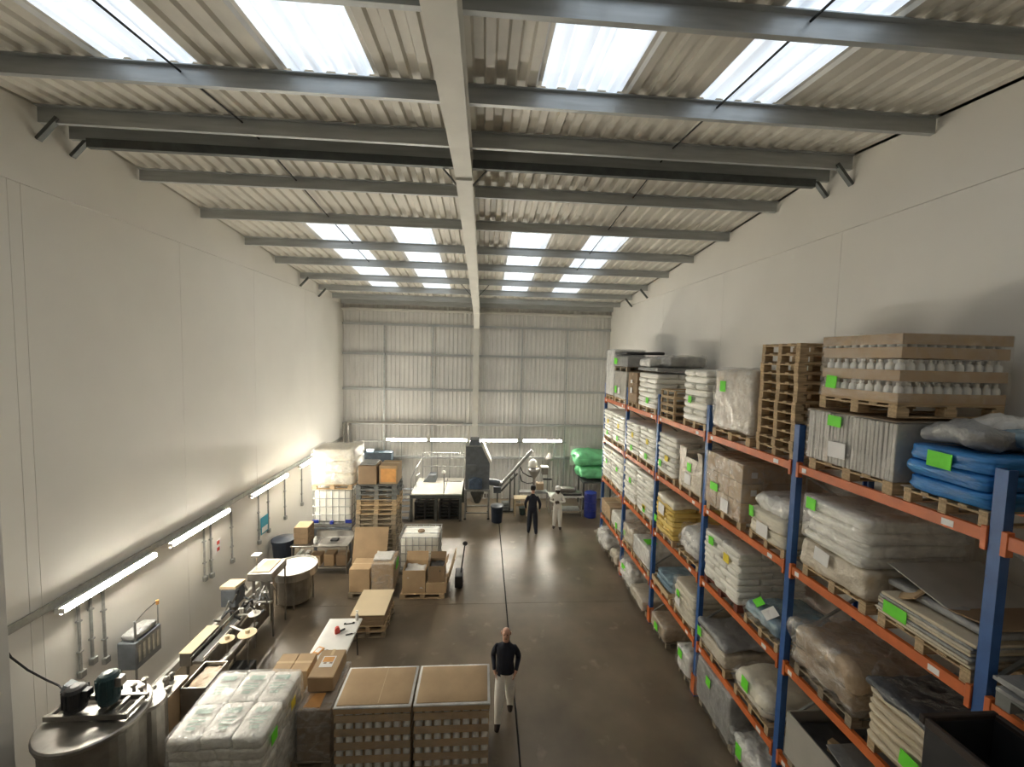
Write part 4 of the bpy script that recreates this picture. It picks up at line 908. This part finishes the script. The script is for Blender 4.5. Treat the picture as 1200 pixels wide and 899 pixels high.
# folding table
t = thing('folding_table', 'long white folding table with rounded corners and thin dark legs', 'table', (-2.98, 8.35, 0))
MB().rbox((0, 0, .735), (.72, 1.42, .045), .02, 8).build('table_top', 'tabletop', t, True)
for yy in (-.5, .5):
    for xx in (-.28, .28): MB().tube([(xx, yy, .715), (xx*1.05, yy*1.12, 0)], .014, 8).build('leg', 'blackm', t)
    MB().cyl((-.28, yy*1.06, .35), (.28, yy*1.06, .35), .01, n=6).build('leg_brace', 'blackm', t)
zt = .759
for i, (x_, y_, sx, sy, sz, m_, nm, lab, rot) in enumerate(((-3.0, 8.55, .10, .07, .09, 'red', 'tape_gun', 'red tape gun lying on the folding table', 30), (-3.18, 8.02, .14, .2, .03, 'orangepaper', 'orange_packet', 'orange packet on the folding table', -20), (-3.02, 7.98, .14, .2, .02, 'paper', 'paper_pad', 'white paper pad beside the orange packet', -25),
        (-2.85, 8.86, .22, .05, .02, 'blackm', 'marker_tray', 'dark marker tray at the table end', 10), (-2.74, 8.5, .14, .03, .02, 'blackm', 'knife', 'small dark knife on the folding table', 20))):
    q = thing(nm, lab, nm.split('_')[-1], (x_, y_, zt), R(rot))
    MB().cbox(-sx/2, sx/2, -sy/2, sy/2, 0, sz, min(.01, sz*.3)).build('body', m_, q)
    if nm == 'tape_gun':
        MB().bar((.05, 0, .03), (.16, .02, .03), .03, .03).build('handle', 'blackm', q); MB().cyl((0, -.03, .1), (0, .03, .1), .045, n=14).build('tape_roll', 'red', q)
    elif nm == 'knife': MB().box(sx/2, sx/2+.06, -.006, .006, .004, .012).build('blade', 'steel', q)
    else: MB().box(-sx*.3, sx*.3, -sy*.3, sy*.3, sz, sz+.002).build('print_panel', 'paper' if m_ != 'paper' else 'wrapgrey', q)
q = thing('spray_bottle', 'clear spray bottles at the corner of the folding table', 'bottle', (-2.72, 8.98, zt)); q['label'] = 'small clear spray bottle at the corner of the folding table'
MB().lathe([(.03, 0), (.035, .01), (.035, .12), (.012, .16), (.012, .19), (0, .19)], n=12).build('body', 'wrapwhite', q, True); MB().cbox(-.03, .03, -.012, .012, .19, .225, .006).build('trigger', 'whiteplastic', q)
# cartons pallet before the table
pallet(-3.55, -2.35, 6.35, 7.4, 0, 'wooden pallet under the printed carton stack by the folding table', 'woodold')
t = thing('wrapped_carton_stack', 'film-wrapped brown carton stack under the printed carton', 'cartons', (-2.62, 6.86, .146))
for k in range(3): MB().cbox(-.25, .27, -.5, .5, .002+k*.29, .288+k*.29, .01).build('carton', 'carddark', t)
MB().rbox((.01, 0, .44), (.58, 1.06, .92), .03, 8, .015, 4, 3).build('stretch_wrap', 'film', t, True)
MB().cbox(-.16, .1, -.48, -.2, .872, .90, .004).build('orange_label', 'orangepaper', t)
t = thing('printed_carton', 'brown carton with orange and white label sheet on its top', 'carton', (-2.62, 7.0, 1.052))
MB().cbox(-.21, .21, -.33, .33, 0, .25, .01).build('body', 'card', t)
MB().box(-.12, .10, -.10, .16, .2505, .2525).build('label_sheet', 'paper', t); MB().box(-.10, .08, .02, .14, .253, .2545).build('orange_print', 'orangepaper', t)
for sx in (-.07, .03): MB().box(sx, sx+.05, -.02, .01, .253, .2545).build('print_mark', 'carddark', t)
MB().box(-.025, .025, .18, .33, .2505, .252).build('tape', 'tape', t)
t = cartons('row of plain brown cartons behind the shrink-wrapped sacks', -3.56, -2.95, 6.95, 7.4, .146, 1.2, 2, 1, 3, 'card')
# shrink-wrapped sacks in the foreground
pallet(-4.2, -2.95, 5.48, 6.72, 0, 'wooden pallet under the printed shrink-wrapped sacks in the foreground', 'wood', True)
t = sacks('big pallet of white sacks with pale green print under shiny shrink wrap', -4.2, -2.94, 5.5, 6.72, .146, 1.40, 'sackwhite', 8, 2, 3, top='sackprint', film='film')
note(t, (-3.57, 6.11, .146), -2.885, 5.72, 1.22, .16, .17, 'green', 'green_label', 'bright green paper label'); note(t, (-3.57, 6.11, .146), -2.885, 6.3, 1.2, .14, .14, 'yellow', 'yellow_label', 'yellow hazard label')
PRN = MB()
for k, (y_, w_, h_) in enumerate(((.14, .22, .09), (.02, .20, .025), (-.03, .24, .025), (-.08, .18, .025), (-.15, .12, .05))): PRN.box(-w_/2, w_/2, y_-h_/2, y_+h_/2, 0, .002)
PRM = PRN.mesh('sack_print', 'printgreen')
for x_ in (-3.99, -3.57, -3.15):
    for y_ in (5.81, 6.42): place('sack_print', PRM, t, (x_+3.57+random.uniform(-.02, .02), y_-6.11, 1.277), rot=(0, 0, random.uniform(-.1, .1)))['label'] = 'pale green printing'
# two pallets of bottle trays
for i, (x0, x1) in enumerate(((-2.19, -1.04), (-.98, .18))):
    pallet(x0, x1, 6.08, 6.88, 0, ('wooden pallet under the bottle trays with the folded lid', 'wooden pallet under the bottle trays with the smooth lid')[i], 'wood', True)
    b = bottle_trays(('brown trays of bottles on a pallet with a creased lid next to dark cartons', 'brown trays of bottles on a pallet with a smooth white-edged lid')[i], x0, x1, 6.08, 6.88, .146, 5, .222, cap=.07, ins=.062, bs=1.3, film='filmthin', m='card', tray=.54, fpad=.02)
    hx, hy = (x1-x0)/2, .4
    MB().rbox((0, 0, 5*.222+.02), (2*hx+.03, 2*hy+.03, .03), .012, 8, .004, 4, i).build('film_cap', 'wrapwhite', b, True)
    MB().rbox((.0, .0, 5*.222+.034), (2*hx-.05, 2*hy-.05, .022), .01, 6).build('lid_panel', 'card', b, True)
    if i == 0: MB().box(.07, .08, -hy+.04, hy-.04, 5*.222+.0452, 5*.222+.047).build('fold_line', 'tape', b)

# ================================================================== FAR END PLANT
t = thing('steel_platform', 'raised steel platform with pale deck plates and tube handrails before the end wall', 'platform', (-1.83, 17.4, 0))
for i, (x0, x1) in enumerate(((-1.02, .28), (.30, 1.02))): MB().cbox(x0, x1, -1.1, 1.15, 1.08, 1.12, .006).build('deck_plate', 'roof', t)
MB().cbox(-1.04, 1.04, -1.12, -1.06, .95, 1.078, .006).build('front_beam', 'darksteel', t); MB().cbox(-1.04, 1.04, 1.1, 1.16, .95, 1.078, .006).build('rear_beam', 'darksteel', t)
for sx in (-.98, .0, .98):
    for sy in (-1.08, 1.08): MB().cbox(sx-.05, sx+.05, sy-.05, sy+.05, 0, .95, .006).build('leg', 'darksteel', t)
def rail(pts, nm='handrail'): MB().tube(pts, .022, 8).build(nm, 'galv', t)
rail([(-1.0, -1.05, 1.1), (-1.0, -1.05, 1.75), (-.85, -.8, 2.1), (-.85, 1.1, 2.1)]); rail([(-.85, 1.1, 2.1), (1.0, 1.1, 2.1)]); rail([(-.85, 1.1, 1.65), (1.0, 1.1, 1.65)]); rail([(-.85, 1.1, 2.28), (1.0, 1.1, 2.28)])
rail([(-.95, -.2, 1.12), (-.95, -.2, 1.6), (-.85, .1, 1.62)])
for xx in (-.85, -.2, .35, 1.0): rail([(xx, 1.1, 1.12), (xx, 1.1, 2.28)], 'rail_post')
rail([(.30, -1.0, 1.12), (.30, -1.0, 1.9)], 'rail_post'); rail([(.30, -1.0, 1.62), (1.0, -1.0, 1.62)])
MB().lathe([(.06, 0), (.08, .06), (.04, .12), (0, .12)], (.18, .2, 1.6), 10).build('white_lamp', 'whiteplastic', t); MB().cyl((.18, .2, 1.12), (.18, .2, 1.6), .012, n=6).build('lamp_stem', 'red', t)
MB().prism([(-.75, 1.12), (-.2, 1.12), (-.2, 1.42), (-.5, 1.42)], 'y', .5, 1.0).build('grey_chute', 'machgrey', t)
t = thing('steel_stairs', 'short grey steel stairs leading up to the platform', 'stairs', (-3.12, 16.6, 0))
for k in range(6): MB().cbox(-.22, .22, .2*k-.4, .2*k-.22, .17*k+.14, .17*k+.17, .004).build('tread', 'machgrey', t)
for sx in (-.23, .23): MB().bar((sx, -.42, .06), (sx, .85, 1.12), .02, .14).build('stringer', 'darksteel', t)
MB().tube([(-.24, -.4, .0), (-.24, -.4, .95), (-.24, .75, 1.95)], .018, 8).build('stair_rail', 'galv', t)
for i in range(5):
    for j, x0 in enumerate((-2.72, -1.74)):
        pallet(x0, x0+.85, 16.5, 17.4, i*.145+.0, 'black plastic pallet, '+nth(i, 5)+(' in the stack under the stair end of the platform', ' in the stack under the hopper end of the platform')[j], 'plasticblack', False, 0, 'black pallets under the platform', 'plastic_pallet')
t = thing('hopper_tower', 'tall grey hopper machine with blue motor on an open steel frame', 'machine', (-.19, 16.9, 0))
MB().prism([(-.49, 1.25), (.49, 1.25), (.49, 2.35), (.14, 3.02), (-.49, 3.02)], 'y', -.4, .4).build('hopper_body', 'machgrey', t)
MB().cbox(-.50, .16, -.42, .42, 3.02, 3.06, .005).build('top_flange', 'galv', t)
MB().prism([(-.36, 3.06), (.10, 3.06), (.06, 3.28), (-.32, 3.28)], 'y', -.3, .3).build('inlet_neck', 'machgrey', t)
MB().add([(.16, -.42, 3.04), (.24, -.42, 3.10), (.58, -.42, 2.35), (.50, -.42, 2.32), (.16, .4, 3.04), (.24, .4, 3.10), (.58, .4, 2.35), (.50, .4, 2.32)], [(0,1,2,3),(4,7,6,5),(0,4,5,1),(1,5,6,2),(2,6,7,3),(3,7,4,0)]).build('pale_chute', 'rafter', t)
MB().cbox(-.44, -.06, -.46, -.402, 1.95, 2.28, .01).build('control_panel', 'machgrey', t)
MB().cyl((-.1, -.62, 1.55), (-.1, -.40, 1.55), .22, n=20).build('round_motor', 'motorblue', t); MB().cbox(-.35, .2, -.55, -.402, 1.30, 1.72, .02).build('gearbox', 'motorblue', t)
MB().cyl((.49, 0, 1.45), (.92, -.05, 1.40), .14, n=16).build('side_motor', 'machgrey', t); MB().cyl((.92, -.05, 1.40), (.98, -.05, 1.39), .10, n=16).build('fan_cowl', 'steel', t)
MB().cbox(-.52, .52, -.44, .44, 1.17, 1.25, .006).build('frame_top', 'galv', t)
for sx in (-.48, .48):
    for sy in (-.4, .4):
        lg = MB().cbox(sx-.035, sx+.035, sy-.035, sy+.035, .06, 1.17, .005).build('leg', 'galv', t); MB().lathe([(.05, 0), (.06, .02), (.03, .06)], (sx, sy, 0), 12).build('caster', 'blackm', lg)
for sy in (-.4, .4): MB().box(-.445, .445, sy-.02, sy+.02, .25, .29).build('lower_brace', 'galv', t)
MB().lathe([(.10, .55), (.28, .95), (.30, 1.17)], (0, 0, 0), 18).build('discharge_cone', 'darksteel', t)
for k in range(3): MB().cyl((.2+.12*k, -.2, .85), (.2+.12*k, -.2, 1.0), .04, n=10).build('valve', 'brushed', t)
t = thing('waste_bin', 'black round waste bin beside the grey hopper machine', 'bin', (.63, 16.25, 0))
MB().lathe([(.20, 0), (.21, .01), (.25, .62), (.27, .63), (.27, .66), (.23, .66), (.23, .64)], n=20).build('body', 'navybin', t); MB().lathe([(.27, .665), (.26, .69), (.05, .72), (0, .72)], n=20).build('lid', 'machgrey', t)
t = thing('screw_conveyor', 'long inclined grey screw conveyor rising away from the hopper', 'conveyor', (1.3, 17.35, 0))
a, b = Vector((-.62, 0, 1.02)), Vector((.84, 0, 2.70))
MB().cyl(a, b, .075, n=14).build('auger_tube', 'galv', t, False); MB().cyl(a+Vector((.15, 0, -.12)), a+Vector((.85, 0, .66)), .04, n=10).build('support_tube', 'darksteel', t)
MB().cbox(-.80, -.48, -.16, .16, .86, 1.12, .01).build('intake_box', 'machgrey', t)
for xx, h in ((-.08, 1.50), (.1, 1.72)):
    MB().cbox(xx-.03, xx+.03, -.03, .03, 0, h, .004).build('post', 'darksteel', t)
MB().cbox(-.45, .14, -.08, .25, 0, .05, .006).build('base_frame', 'darksteel', t)
for k in range(3): MB().box(-.44, -.1, -.06, .2, .15+.12*k, .17+.12*k).build('step_bar', 'darksteel', t)
MB().cbox(-.65, -.6, -.05, .05, 0, .86, .004).build('post', 'darksteel', t)
t = thing('filling_machine', 'filling machine with steel cone and white motor cap on tube legs', 'machine', (2.3, 17.75, 0))
MB().lathe([(.04, 1.22), (.06, 1.35), (.25, 1.66), (.27, 1.80), (.0, 1.80)], n=24).build('cone', 'steel', t, True)
MB().lathe([(.17, 1.86), (.20, 1.9), (.19, 2.08), (.10, 2.18), (0, 2.2)], (-.07, 0, 0), 18).build('white_cap', 'whiteplastic', t, True)
MB().cyl((-.07, 0, 1.80), (-.07, 0, 1.87), .14, n=16).build('motor_collar', 'machgrey', t)
MB().cbox(.32, .6, -.15, .15, 1.55, 1.86, .01).build('side_hopper', 'brushed', t); MB().box(.30, .62, -.16, .16, 1.861, 1.89).build('hopper_lid', 'whiteplastic', t)
MB().tube([(-.62, 0, 1.86), (-.5, 0, 1.6), (-.25, 0, 1.45), (-.05, 0, 1.4)], .025, 8).build('hose', 'blackm', t); MB().tube([(-.62, 0, 1.5), (-.55, 0, 1.22), (-.3, 0, 1.12), (0, 0, 1.15)], .025, 8).build('hose', 'blackm', t)
MB().cyl((0, 0, .75), (0, 0, 1.25), .05, n=12).build('outlet_pipe', 'brushed', t); MB().cbox(.1, .42, -.14, .14, .86, 1.16, .01).build('copper_box', 'wrapbrown', t)
for xx in (-.62, .62):
    MB().cyl((xx, .1, 0), (xx, .1, 1.9 if xx < 0 else 1.3), .03, n=8).build('post', 'galv', t)
MB().cbox(-.64, .64, -.2, .2, .72, .78, .006).build('shelf', 'galv', t)
MB().cbox(.4, .8, -.05, .05, 1.28, 1.34, .006).build('arm', 'blackm', t)
t = thing('pipe_cluster', 'steel pipe cluster fixed to the end wall above the workbench', 'pipework', (3.1, 18.82, 0))
for xx in (-.28, -.02, .22, .46): MB().cyl((xx, 0, .6), (xx, 0, 2.75 if xx != .46 else 2.0), .018, n=6).build('drop_pipe', 'galv', t)
MB().lathe([(.08, 1.9), (.2, 1.98), (.2, 2.06), (.1, 2.2), (.03, 2.28)], (.0, -.2, 0), 16).build('fan_bowl', 'steel', t)
t = thing('small_bench', 'small white bench with bucket beneath near the conveyor', 'bench', (1.66, 17.0, 0))
MB().cbox(-.3, .3, -.25, .25, .70, .76, .01).build('top', 'cardcream', t)
for sx in (-.25, .25):
    for sy in (-.2, .2): MB().cbox(sx-.025, sx+.025, sy-.025, sy+.025, 0, .70, .004).build('leg', 'cardcream', t)
MB().box(-.25, .25, .19, .21, .3, .4).build('stretcher', 'cardcream', t)
t = thing('bucket', 'dark bucket standing under the small white bench', 'bucket', (1.74, 17.0, 0)); MB().lathe([(.11, 0), (.12, .01), (.15, .30), (.16, .31), (.14, .31)], n=16).build('body', 'darkgreen', t); MB().tube([(-.15, 0, .3), (-.08, .0, .40), (.08, 0, .40), (.15, 0, .3)], .006, 6).build('handle', 'galv', t)
t = thing('work_bench', 'long white-topped workbench with steel legs before the end wall', 'bench', (3.58, 17.0, 0))
MB().cbox(-.73, .73, -.3, .3, .84, .88, .008).build('top', 'tabletop', t)
for sx in (-.66, .66):
    for sy in (-.25, .25): MB().cyl((sx, sy, 0), (sx, sy, .84), .022, n=8).build('leg', 'galv', t)
MB().cyl((-.66, -.25, .25), (.66, -.25, .25), .018, n=8).build('rail', 'galv', t); MB().cbox(-.5, .6, -.25, .25, .26, .28, .004).build('shelf', 'galv', t)
t = thing('bench_machine', 'low steel heat sealer lying on the workbench', 'machine', (3.7, 17.0, .881))
MB().cbox(-.55, .55, -.2, .2, 0, .12, .02).build('base', 'brushed', t); MB().rbox((-.1, 0, .22), (.7, .34, .18), .06, 6).build('cover', 'steel', t, True); MB().cyl((.3, 0, .12), (.3, 0, .36), .03, n=10).build('knob_post', 'brushed', t); MB().cbox(-.5, .5, -.28, -.225, .05, .09, .005).build('press_bar', 'blackm', t)
t = thing('storage_stand', 'grey steel stand that carries the green bags at the end wall', 'stand', (5.1, 18.05, 0))
for sx in (-.6, .6):
    for sy in (-.5, .5): MB().cbox(sx-.03, sx+.03, sy-.03, sy+.03, 0, 1.2, .004).build('leg', 'darksteel', t)
MB().cbox(-.66, .66, -.56, .56, 1.2, 1.25, .006).build('deck', 'darksteel', t)
for i, (x_, z_, sx, sz, lab) in enumerate(((5.0, 1.56, 1.40, .56, 'lower bulging green woven bag on the stand beside the rack'), (4.95, 2.20, 1.6, .60, 'upper bulging green woven bag on the stand beside the rack'))):
    q = thing('green_bag', lab, 'bag', (x_, 18.05, z_-sz/2+.08)); MB().rbox((0, 0, sz/2), (sx, 1.1, sz), .19, 14, .09, 1.7, i+6, .10).build('bag_body', 'greenbag', q, True)
    MB().lathe([(.16, -.12), (.10, 0), (.05, .10), (0, .14)], n=10).build('tied_corner', 'greenbag', q, True).matrix_local = Matrix.Translation((-sx/2-.02, -.1, sz*.6)) @ Matrix.Rotation(R(-80), 4, 'Y')
tag(MB().cbox(4.1, 5.0, 18.72, 18.76, 1.7, 2.62, .006).build('white_board', 'wrapwhite'), 'pale board standing behind the green bags on the end wall', 'board').location = (0, 0, 0)
t = thing('blue_drum', 'royal blue plastic drum standing under the green bags', 'drum', (4.6, 16.75, 0))
MB().lathe([(.24, 0), (.26, .03), (.26, .32), (.275, .34), (.26, .36), (.26, .66), (.275, .68), (.26, .70), (.26, .98), (.24, 1.0)], n=20).build('body', 'blueplastic', t, False); MB().lathe([(.25, 1.0), (.26, 1.01), (.26, 1.05), (.24, 1.06), (0, 1.06)], n=20).build('lid', 'blueplastic', t)
t = thing('dark_tank_panel', 'dark blue-grey equipment panel in the far left corner', 'panel', (-4.95, 18.3, 0))
MB().cbox(-.95, .95, -.2, .25, 1.55, 2.36, .02).build('panel', 'panelblue', t)
for sx in (-.85, .85): MB().cbox(sx-.05, sx+.05, -.1, .1, 0, 1.55, .006).build('leg', 'panelblue', t)
t = thing('emergency_light', 'small glowing emergency light above the dark corner panel', 'light', (-4.98, 18.35, 2.36))
MB().cbox(-.16, .16, -.04, .04, 0, .12, .008).build('housing', 'whiteplastic', t); MB().box(-.14, .14, -.046, -.041, .02, .10).build('lens', 'exitglow', t)
t = thing('corner_pipes', 'pair of silver pipes bending out of the far left corner', 'pipes', (-6.1, 18.6, 0))
for i, xx in enumerate((-.11, .06)): MB().tube([(xx, 0, 0), (xx, 0, 3.45), (xx+.04, 0, 3.56), (xx+.14, 0, 3.62), (5.2, .1, 3.62-.05*i)], .045, 10).build('pipe', 'steel', t)
t = thing('end_conduit', 'grey conduit run along the end wall below the strip lights', 'conduit', (-.3, 18.80, 2.45))
MB().box(-5.5, 4.2, -.02, .02, .26, .31).build('channel', 'galv', t)
for xx in (-3.4, 1.5): MB().cyl((xx, 0, -.9), (xx, 0, .26), .015, n=6).build('drop', 'galv', t)

# ================================================================== PEOPLE
def person(label, loc, rz, J, mats, fingers=True, hat=None, hair=None, sc=1.):
    """J: joints; skin grown over the skeleton, colours by the nearest bone"""
    t = thing('person', label, 'person', loc, rz); t.scale = (sc, sc, sc)
    V = []; E_ = []; Rr = []; bone = []
    def v(p, r): V.append(Vector(p)); Rr.append(r if isinstance(r, tuple) else (r, r)); return len(V)-1
    def e(a, b, m): E_.append((a, b)); bone.append(m)
    pel = v((0, 0, .96), (.165, .13)); wa = v(Vector((0, 0, 1.1))+Vector(J.get('lean', (0, 0, 0)))*.3, (.168, .135))
    ch = v(Vector((0, 0, 1.33))+Vector(J.get('lean', (0, 0, 0)))*.8, (.18, .135)); nb = v(Vector((0, 0, 1.47))+Vector(J.get('lean', (0, 0, 0))), (.075, .07))
    hd = Vector(J['head']); nk = v(hd-Vector((0, 0, .16)), .056); h1 = v(hd-Vector((0, -.012, .06)), (.072, .082)); h2 = v(hd+Vector((0, 0, .03)), (.08, .094)); h3 = v(hd+Vector((0, -.01, .085)), (.055, .065))
    e(pel, wa, 'top'); e(wa, ch, 'top'); e(ch, nb, 'top'); e(nb, nk, 'skin'); e(nk, h1, 'skin'); e(h1, h2, 'skin'); e(h2, h3, 'skin')
    for s_, k in ((-1, 'L'), (1, 'R')):
        sh = v(Vector((s_*.165, 0, 1.40))+Vector(J.get('lean', (0, 0, 0))), .068); el = v(J['elbow'+k], .056); wr = v(J['wrist'+k], .034)
        e(ch, sh, 'top'); e(sh, el, 'top'); e(el, wr, 'top')
        d = (Vector(J['wrist'+k])-Vector(J['elbow'+k])).normalized(); hdn = Vector(J.get('hand'+k, d)).normalized()
        side = hdn.cross(Vector((s_, .2, 0))); side = side.normalized() if side.length > .1 else Vector((0, 1, 0))
        pm = v(Vector(J['wrist'+k])+hdn*.07, (.040, .022)); e(wr, pm, 'skin')
        if fingers:
            base = Vector(J['wrist'+k])+hdn*.085; curl = Vector((-s_*.5, .35, 0))
            for q, (off, ln) in enumerate(((-.030, .062), (-.010, .075), (.010, .070), (.030, .055))):
                a = v(base+side*off, .010); b = v(base+side*off+hdn*ln*.55+curl*.006, .009); c = v(base+side*off+hdn*ln+curl*.03, .008)
                e(pm, a, 'skin'); e(a, b, 'skin'); e(b, c, 'skin')
            th = v(Vector(J['wrist'+k])+hdn*.035+side*.04, .011); t2 = v(Vector(J['wrist'+k])+hdn*.075+side*.062+curl*.02, .009); e(pm, th, 'skin'); e(th, t2, 'skin')
        hp = v((s_*.088, 0, .90), .112); kn = v(J['knee'+k], .098); an = v(J['ankle'+k], .076); to = v(J['toe'+k], (.046, .034)); he = v(Vector(J['ankle'+k])+(Vector(J['ankle'+k])-Vector(J['toe'+k]))*.2+Vector((0, 0, -.05)), .036)
        e(pel, hp, 'bot'); e(hp, kn, 'bot'); e(kn, an, 'bot'); e(an, to, 'shoe'); e(an, he, 'shoe')
    me = bpy.data.meshes.new('skeleton'); me.from_pydata([tuple(p) for p in V], E_, []); ob = bpy.data.objects.new('skeleton', me); COL.objects.link(ob)
    sk = ob.modifiers.new('skin', 'SKIN'); sk.use_smooth_shade = True; sk.branch_smoothing = .4
    for i, r_ in enumerate(Rr): me.skin_vertices[0].data[i].radius = r_
    me.skin_vertices[0].data[pel].use_root = True
    sb = ob.modifiers.new('sub', 'SUBSURF'); sb.levels = 2
    dg = bpy.context.evaluated_depsgraph_get(); dg.update(); bm_ = bpy.data.meshes.new_from_object(ob.evaluated_get(dg))
    bpy.data.objects.remove(ob); order = ['top', 'bot', 'shoe', 'skin']
    bm_.materials.clear()
    for o_ in order: bm_.materials.append(MATS[mats[o_]])
    for p in bm_.polygons:
        c = p.center; best = None
        for (a, b), m_ in zip(E_, bone):
            A, B = V[a], V[b]; d = B-A; tt = max(0, min(1, (c-A).dot(d)/max(d.dot(d), 1e-9))); q = A+d*tt
            rr = Rr[a][0]+(Rr[b][0]-Rr[a][0])*tt; ds = (c-q).length-rr
            if best is None or ds < best[0]: best = (ds, m_)
        m_ = best[1]
        if m_ in ('top', 'bot') and mats.get('hem'): m_ = ('top' if c.z > mats['hem'] else 'bot') if m_ in ('top', 'bot') and abs(c.x) < .19 else m_
        p.material_index = order.index(m_); p.use_smooth = True
    body = place('body', bm_, t)
    fy = Vector((0, 1, 0))
    MB().rbox(hd+Vector((0, .098, -.015)), (.026, .04, .045), .012, 3).build('nose', mats['skin'], t, True)
    for s_ in (-1, 1):
        MB().rbox(hd+Vector((s_*.085, -.005, -.005)), (.018, .036, .06), .008, 3).build('ear', mats['skin'], t, True)
        MB().rbox(hd+Vector((s_*.032, .088, .015)), (.022, .014, .012), .005, 3).build('eye', 'hairdark', t, True)
    MB().rbox(hd+Vector((0, .086, -.062)), (.045, .014, .012), .005, 3).build('mouth', 'carddark', t, True)
    if hair: MB().rbox(hd+Vector(hair[1]), hair[2], .05, 6, .01, 8, 2).build('hair', hair[0], t, True)
    if hat:
        MB().lathe([(.10, 0), (.108, .01), (.112, .07), (.09, .11), (0, .12)], tuple(hd+Vector((0, -.005, .05))), 20).build('cap', hat, t, True)
        MB().rbox(hd+Vector((0, .10, .06)), (.19, .14, .018), .008, 5).build('cap_peak', hat, t, True)
    return t
# walking towards the camera, dark jacket, white trousers
person('bald person in a dark jacket and white trousers walking along the drain joint', (.50, 7.2, 0), R(172), {
    'head': (0, .03, 1.66), 'lean': (0, .03, 0), 'elbowL': (-.235, -.10, 1.14), 'wristL': (-.20, .06, .97), 'handL': (.3, .3, -1), 'elbowR': (.24, -.10, 1.14), 'wristR': (.20, .07, .97), 'handR': (-.3, .3, -1),
    'kneeL': (-.09, -.02, .52), 'ankleL': (-.09, -.22, .12), 'toeL': (-.10, -.06, .035), 'kneeR': (.09, .17, .52), 'ankleR': (.10, .22, .09), 'toeR': (.11, .38, .035)},
    {'top': 'navy', 'bot': 'white_cloth', 'shoe': 'shoe', 'skin': 'skin', 'hem': .90}, hair=('hair', (0, -.055, -.03), (.155, .09, .09)))
# seen from behind, all in navy
person('person in dark navy clothes seen from behind at the far end', (1.93, 15.05, 0), R(-10), {
    'head': (0, .03, 1.70), 'elbowL': (-.27, .0, 1.14), 'wristL': (-.25, .10, .93), 'handL': (0, .5, -1), 'elbowR': (.27, .0, 1.14), 'wristR': (.25, .10, .93), 'handR': (0, .5, -1),
    'kneeL': (-.11, .03, .50), 'ankleL': (-.13, .0, .09), 'toeL': (-.15, .15, .035), 'kneeR': (.11, .02, .50), 'ankleR': (.14, -.06, .09), 'toeR': (.17, .09, .035)},
    {'top': 'navy', 'bot': 'navytrs', 'shoe': 'blackm', 'skin': 'skin'}, hair=('hairdark', (0, -.02, .03), (.175, .19, .17)), sc=1.04)
person('person in white overalls and white cap with arms folded at the front', (2.98, 15.55, 0), R(165), {
    'head': (0, .05, 1.60), 'lean': (0, .02, 0), 'elbowL': (-.29, .06, 1.15), 'wristL': (-.08, .24, 1.18), 'handL': (1, .1, .1), 'elbowR': (.29, .06, 1.15), 'wristR': (.08, .25, 1.15), 'handR': (-1, .1, .1),
    'kneeL': (-.10, .04, .50), 'ankleL': (-.12, .02, .09), 'toeL': (-.14, .17, .035), 'kneeR': (.10, .03, .50), 'ankleR': (.12, -.02, .09), 'toeR': (.16, .12, .035)},
    {'top': 'white_cloth', 'bot': 'white_cloth', 'shoe': 'shoe', 'skin': 'skindark'}, hat='capwhite', hair=('hairdark', (0, .02, -.02), (.178, .17, .12)), sc=.97)
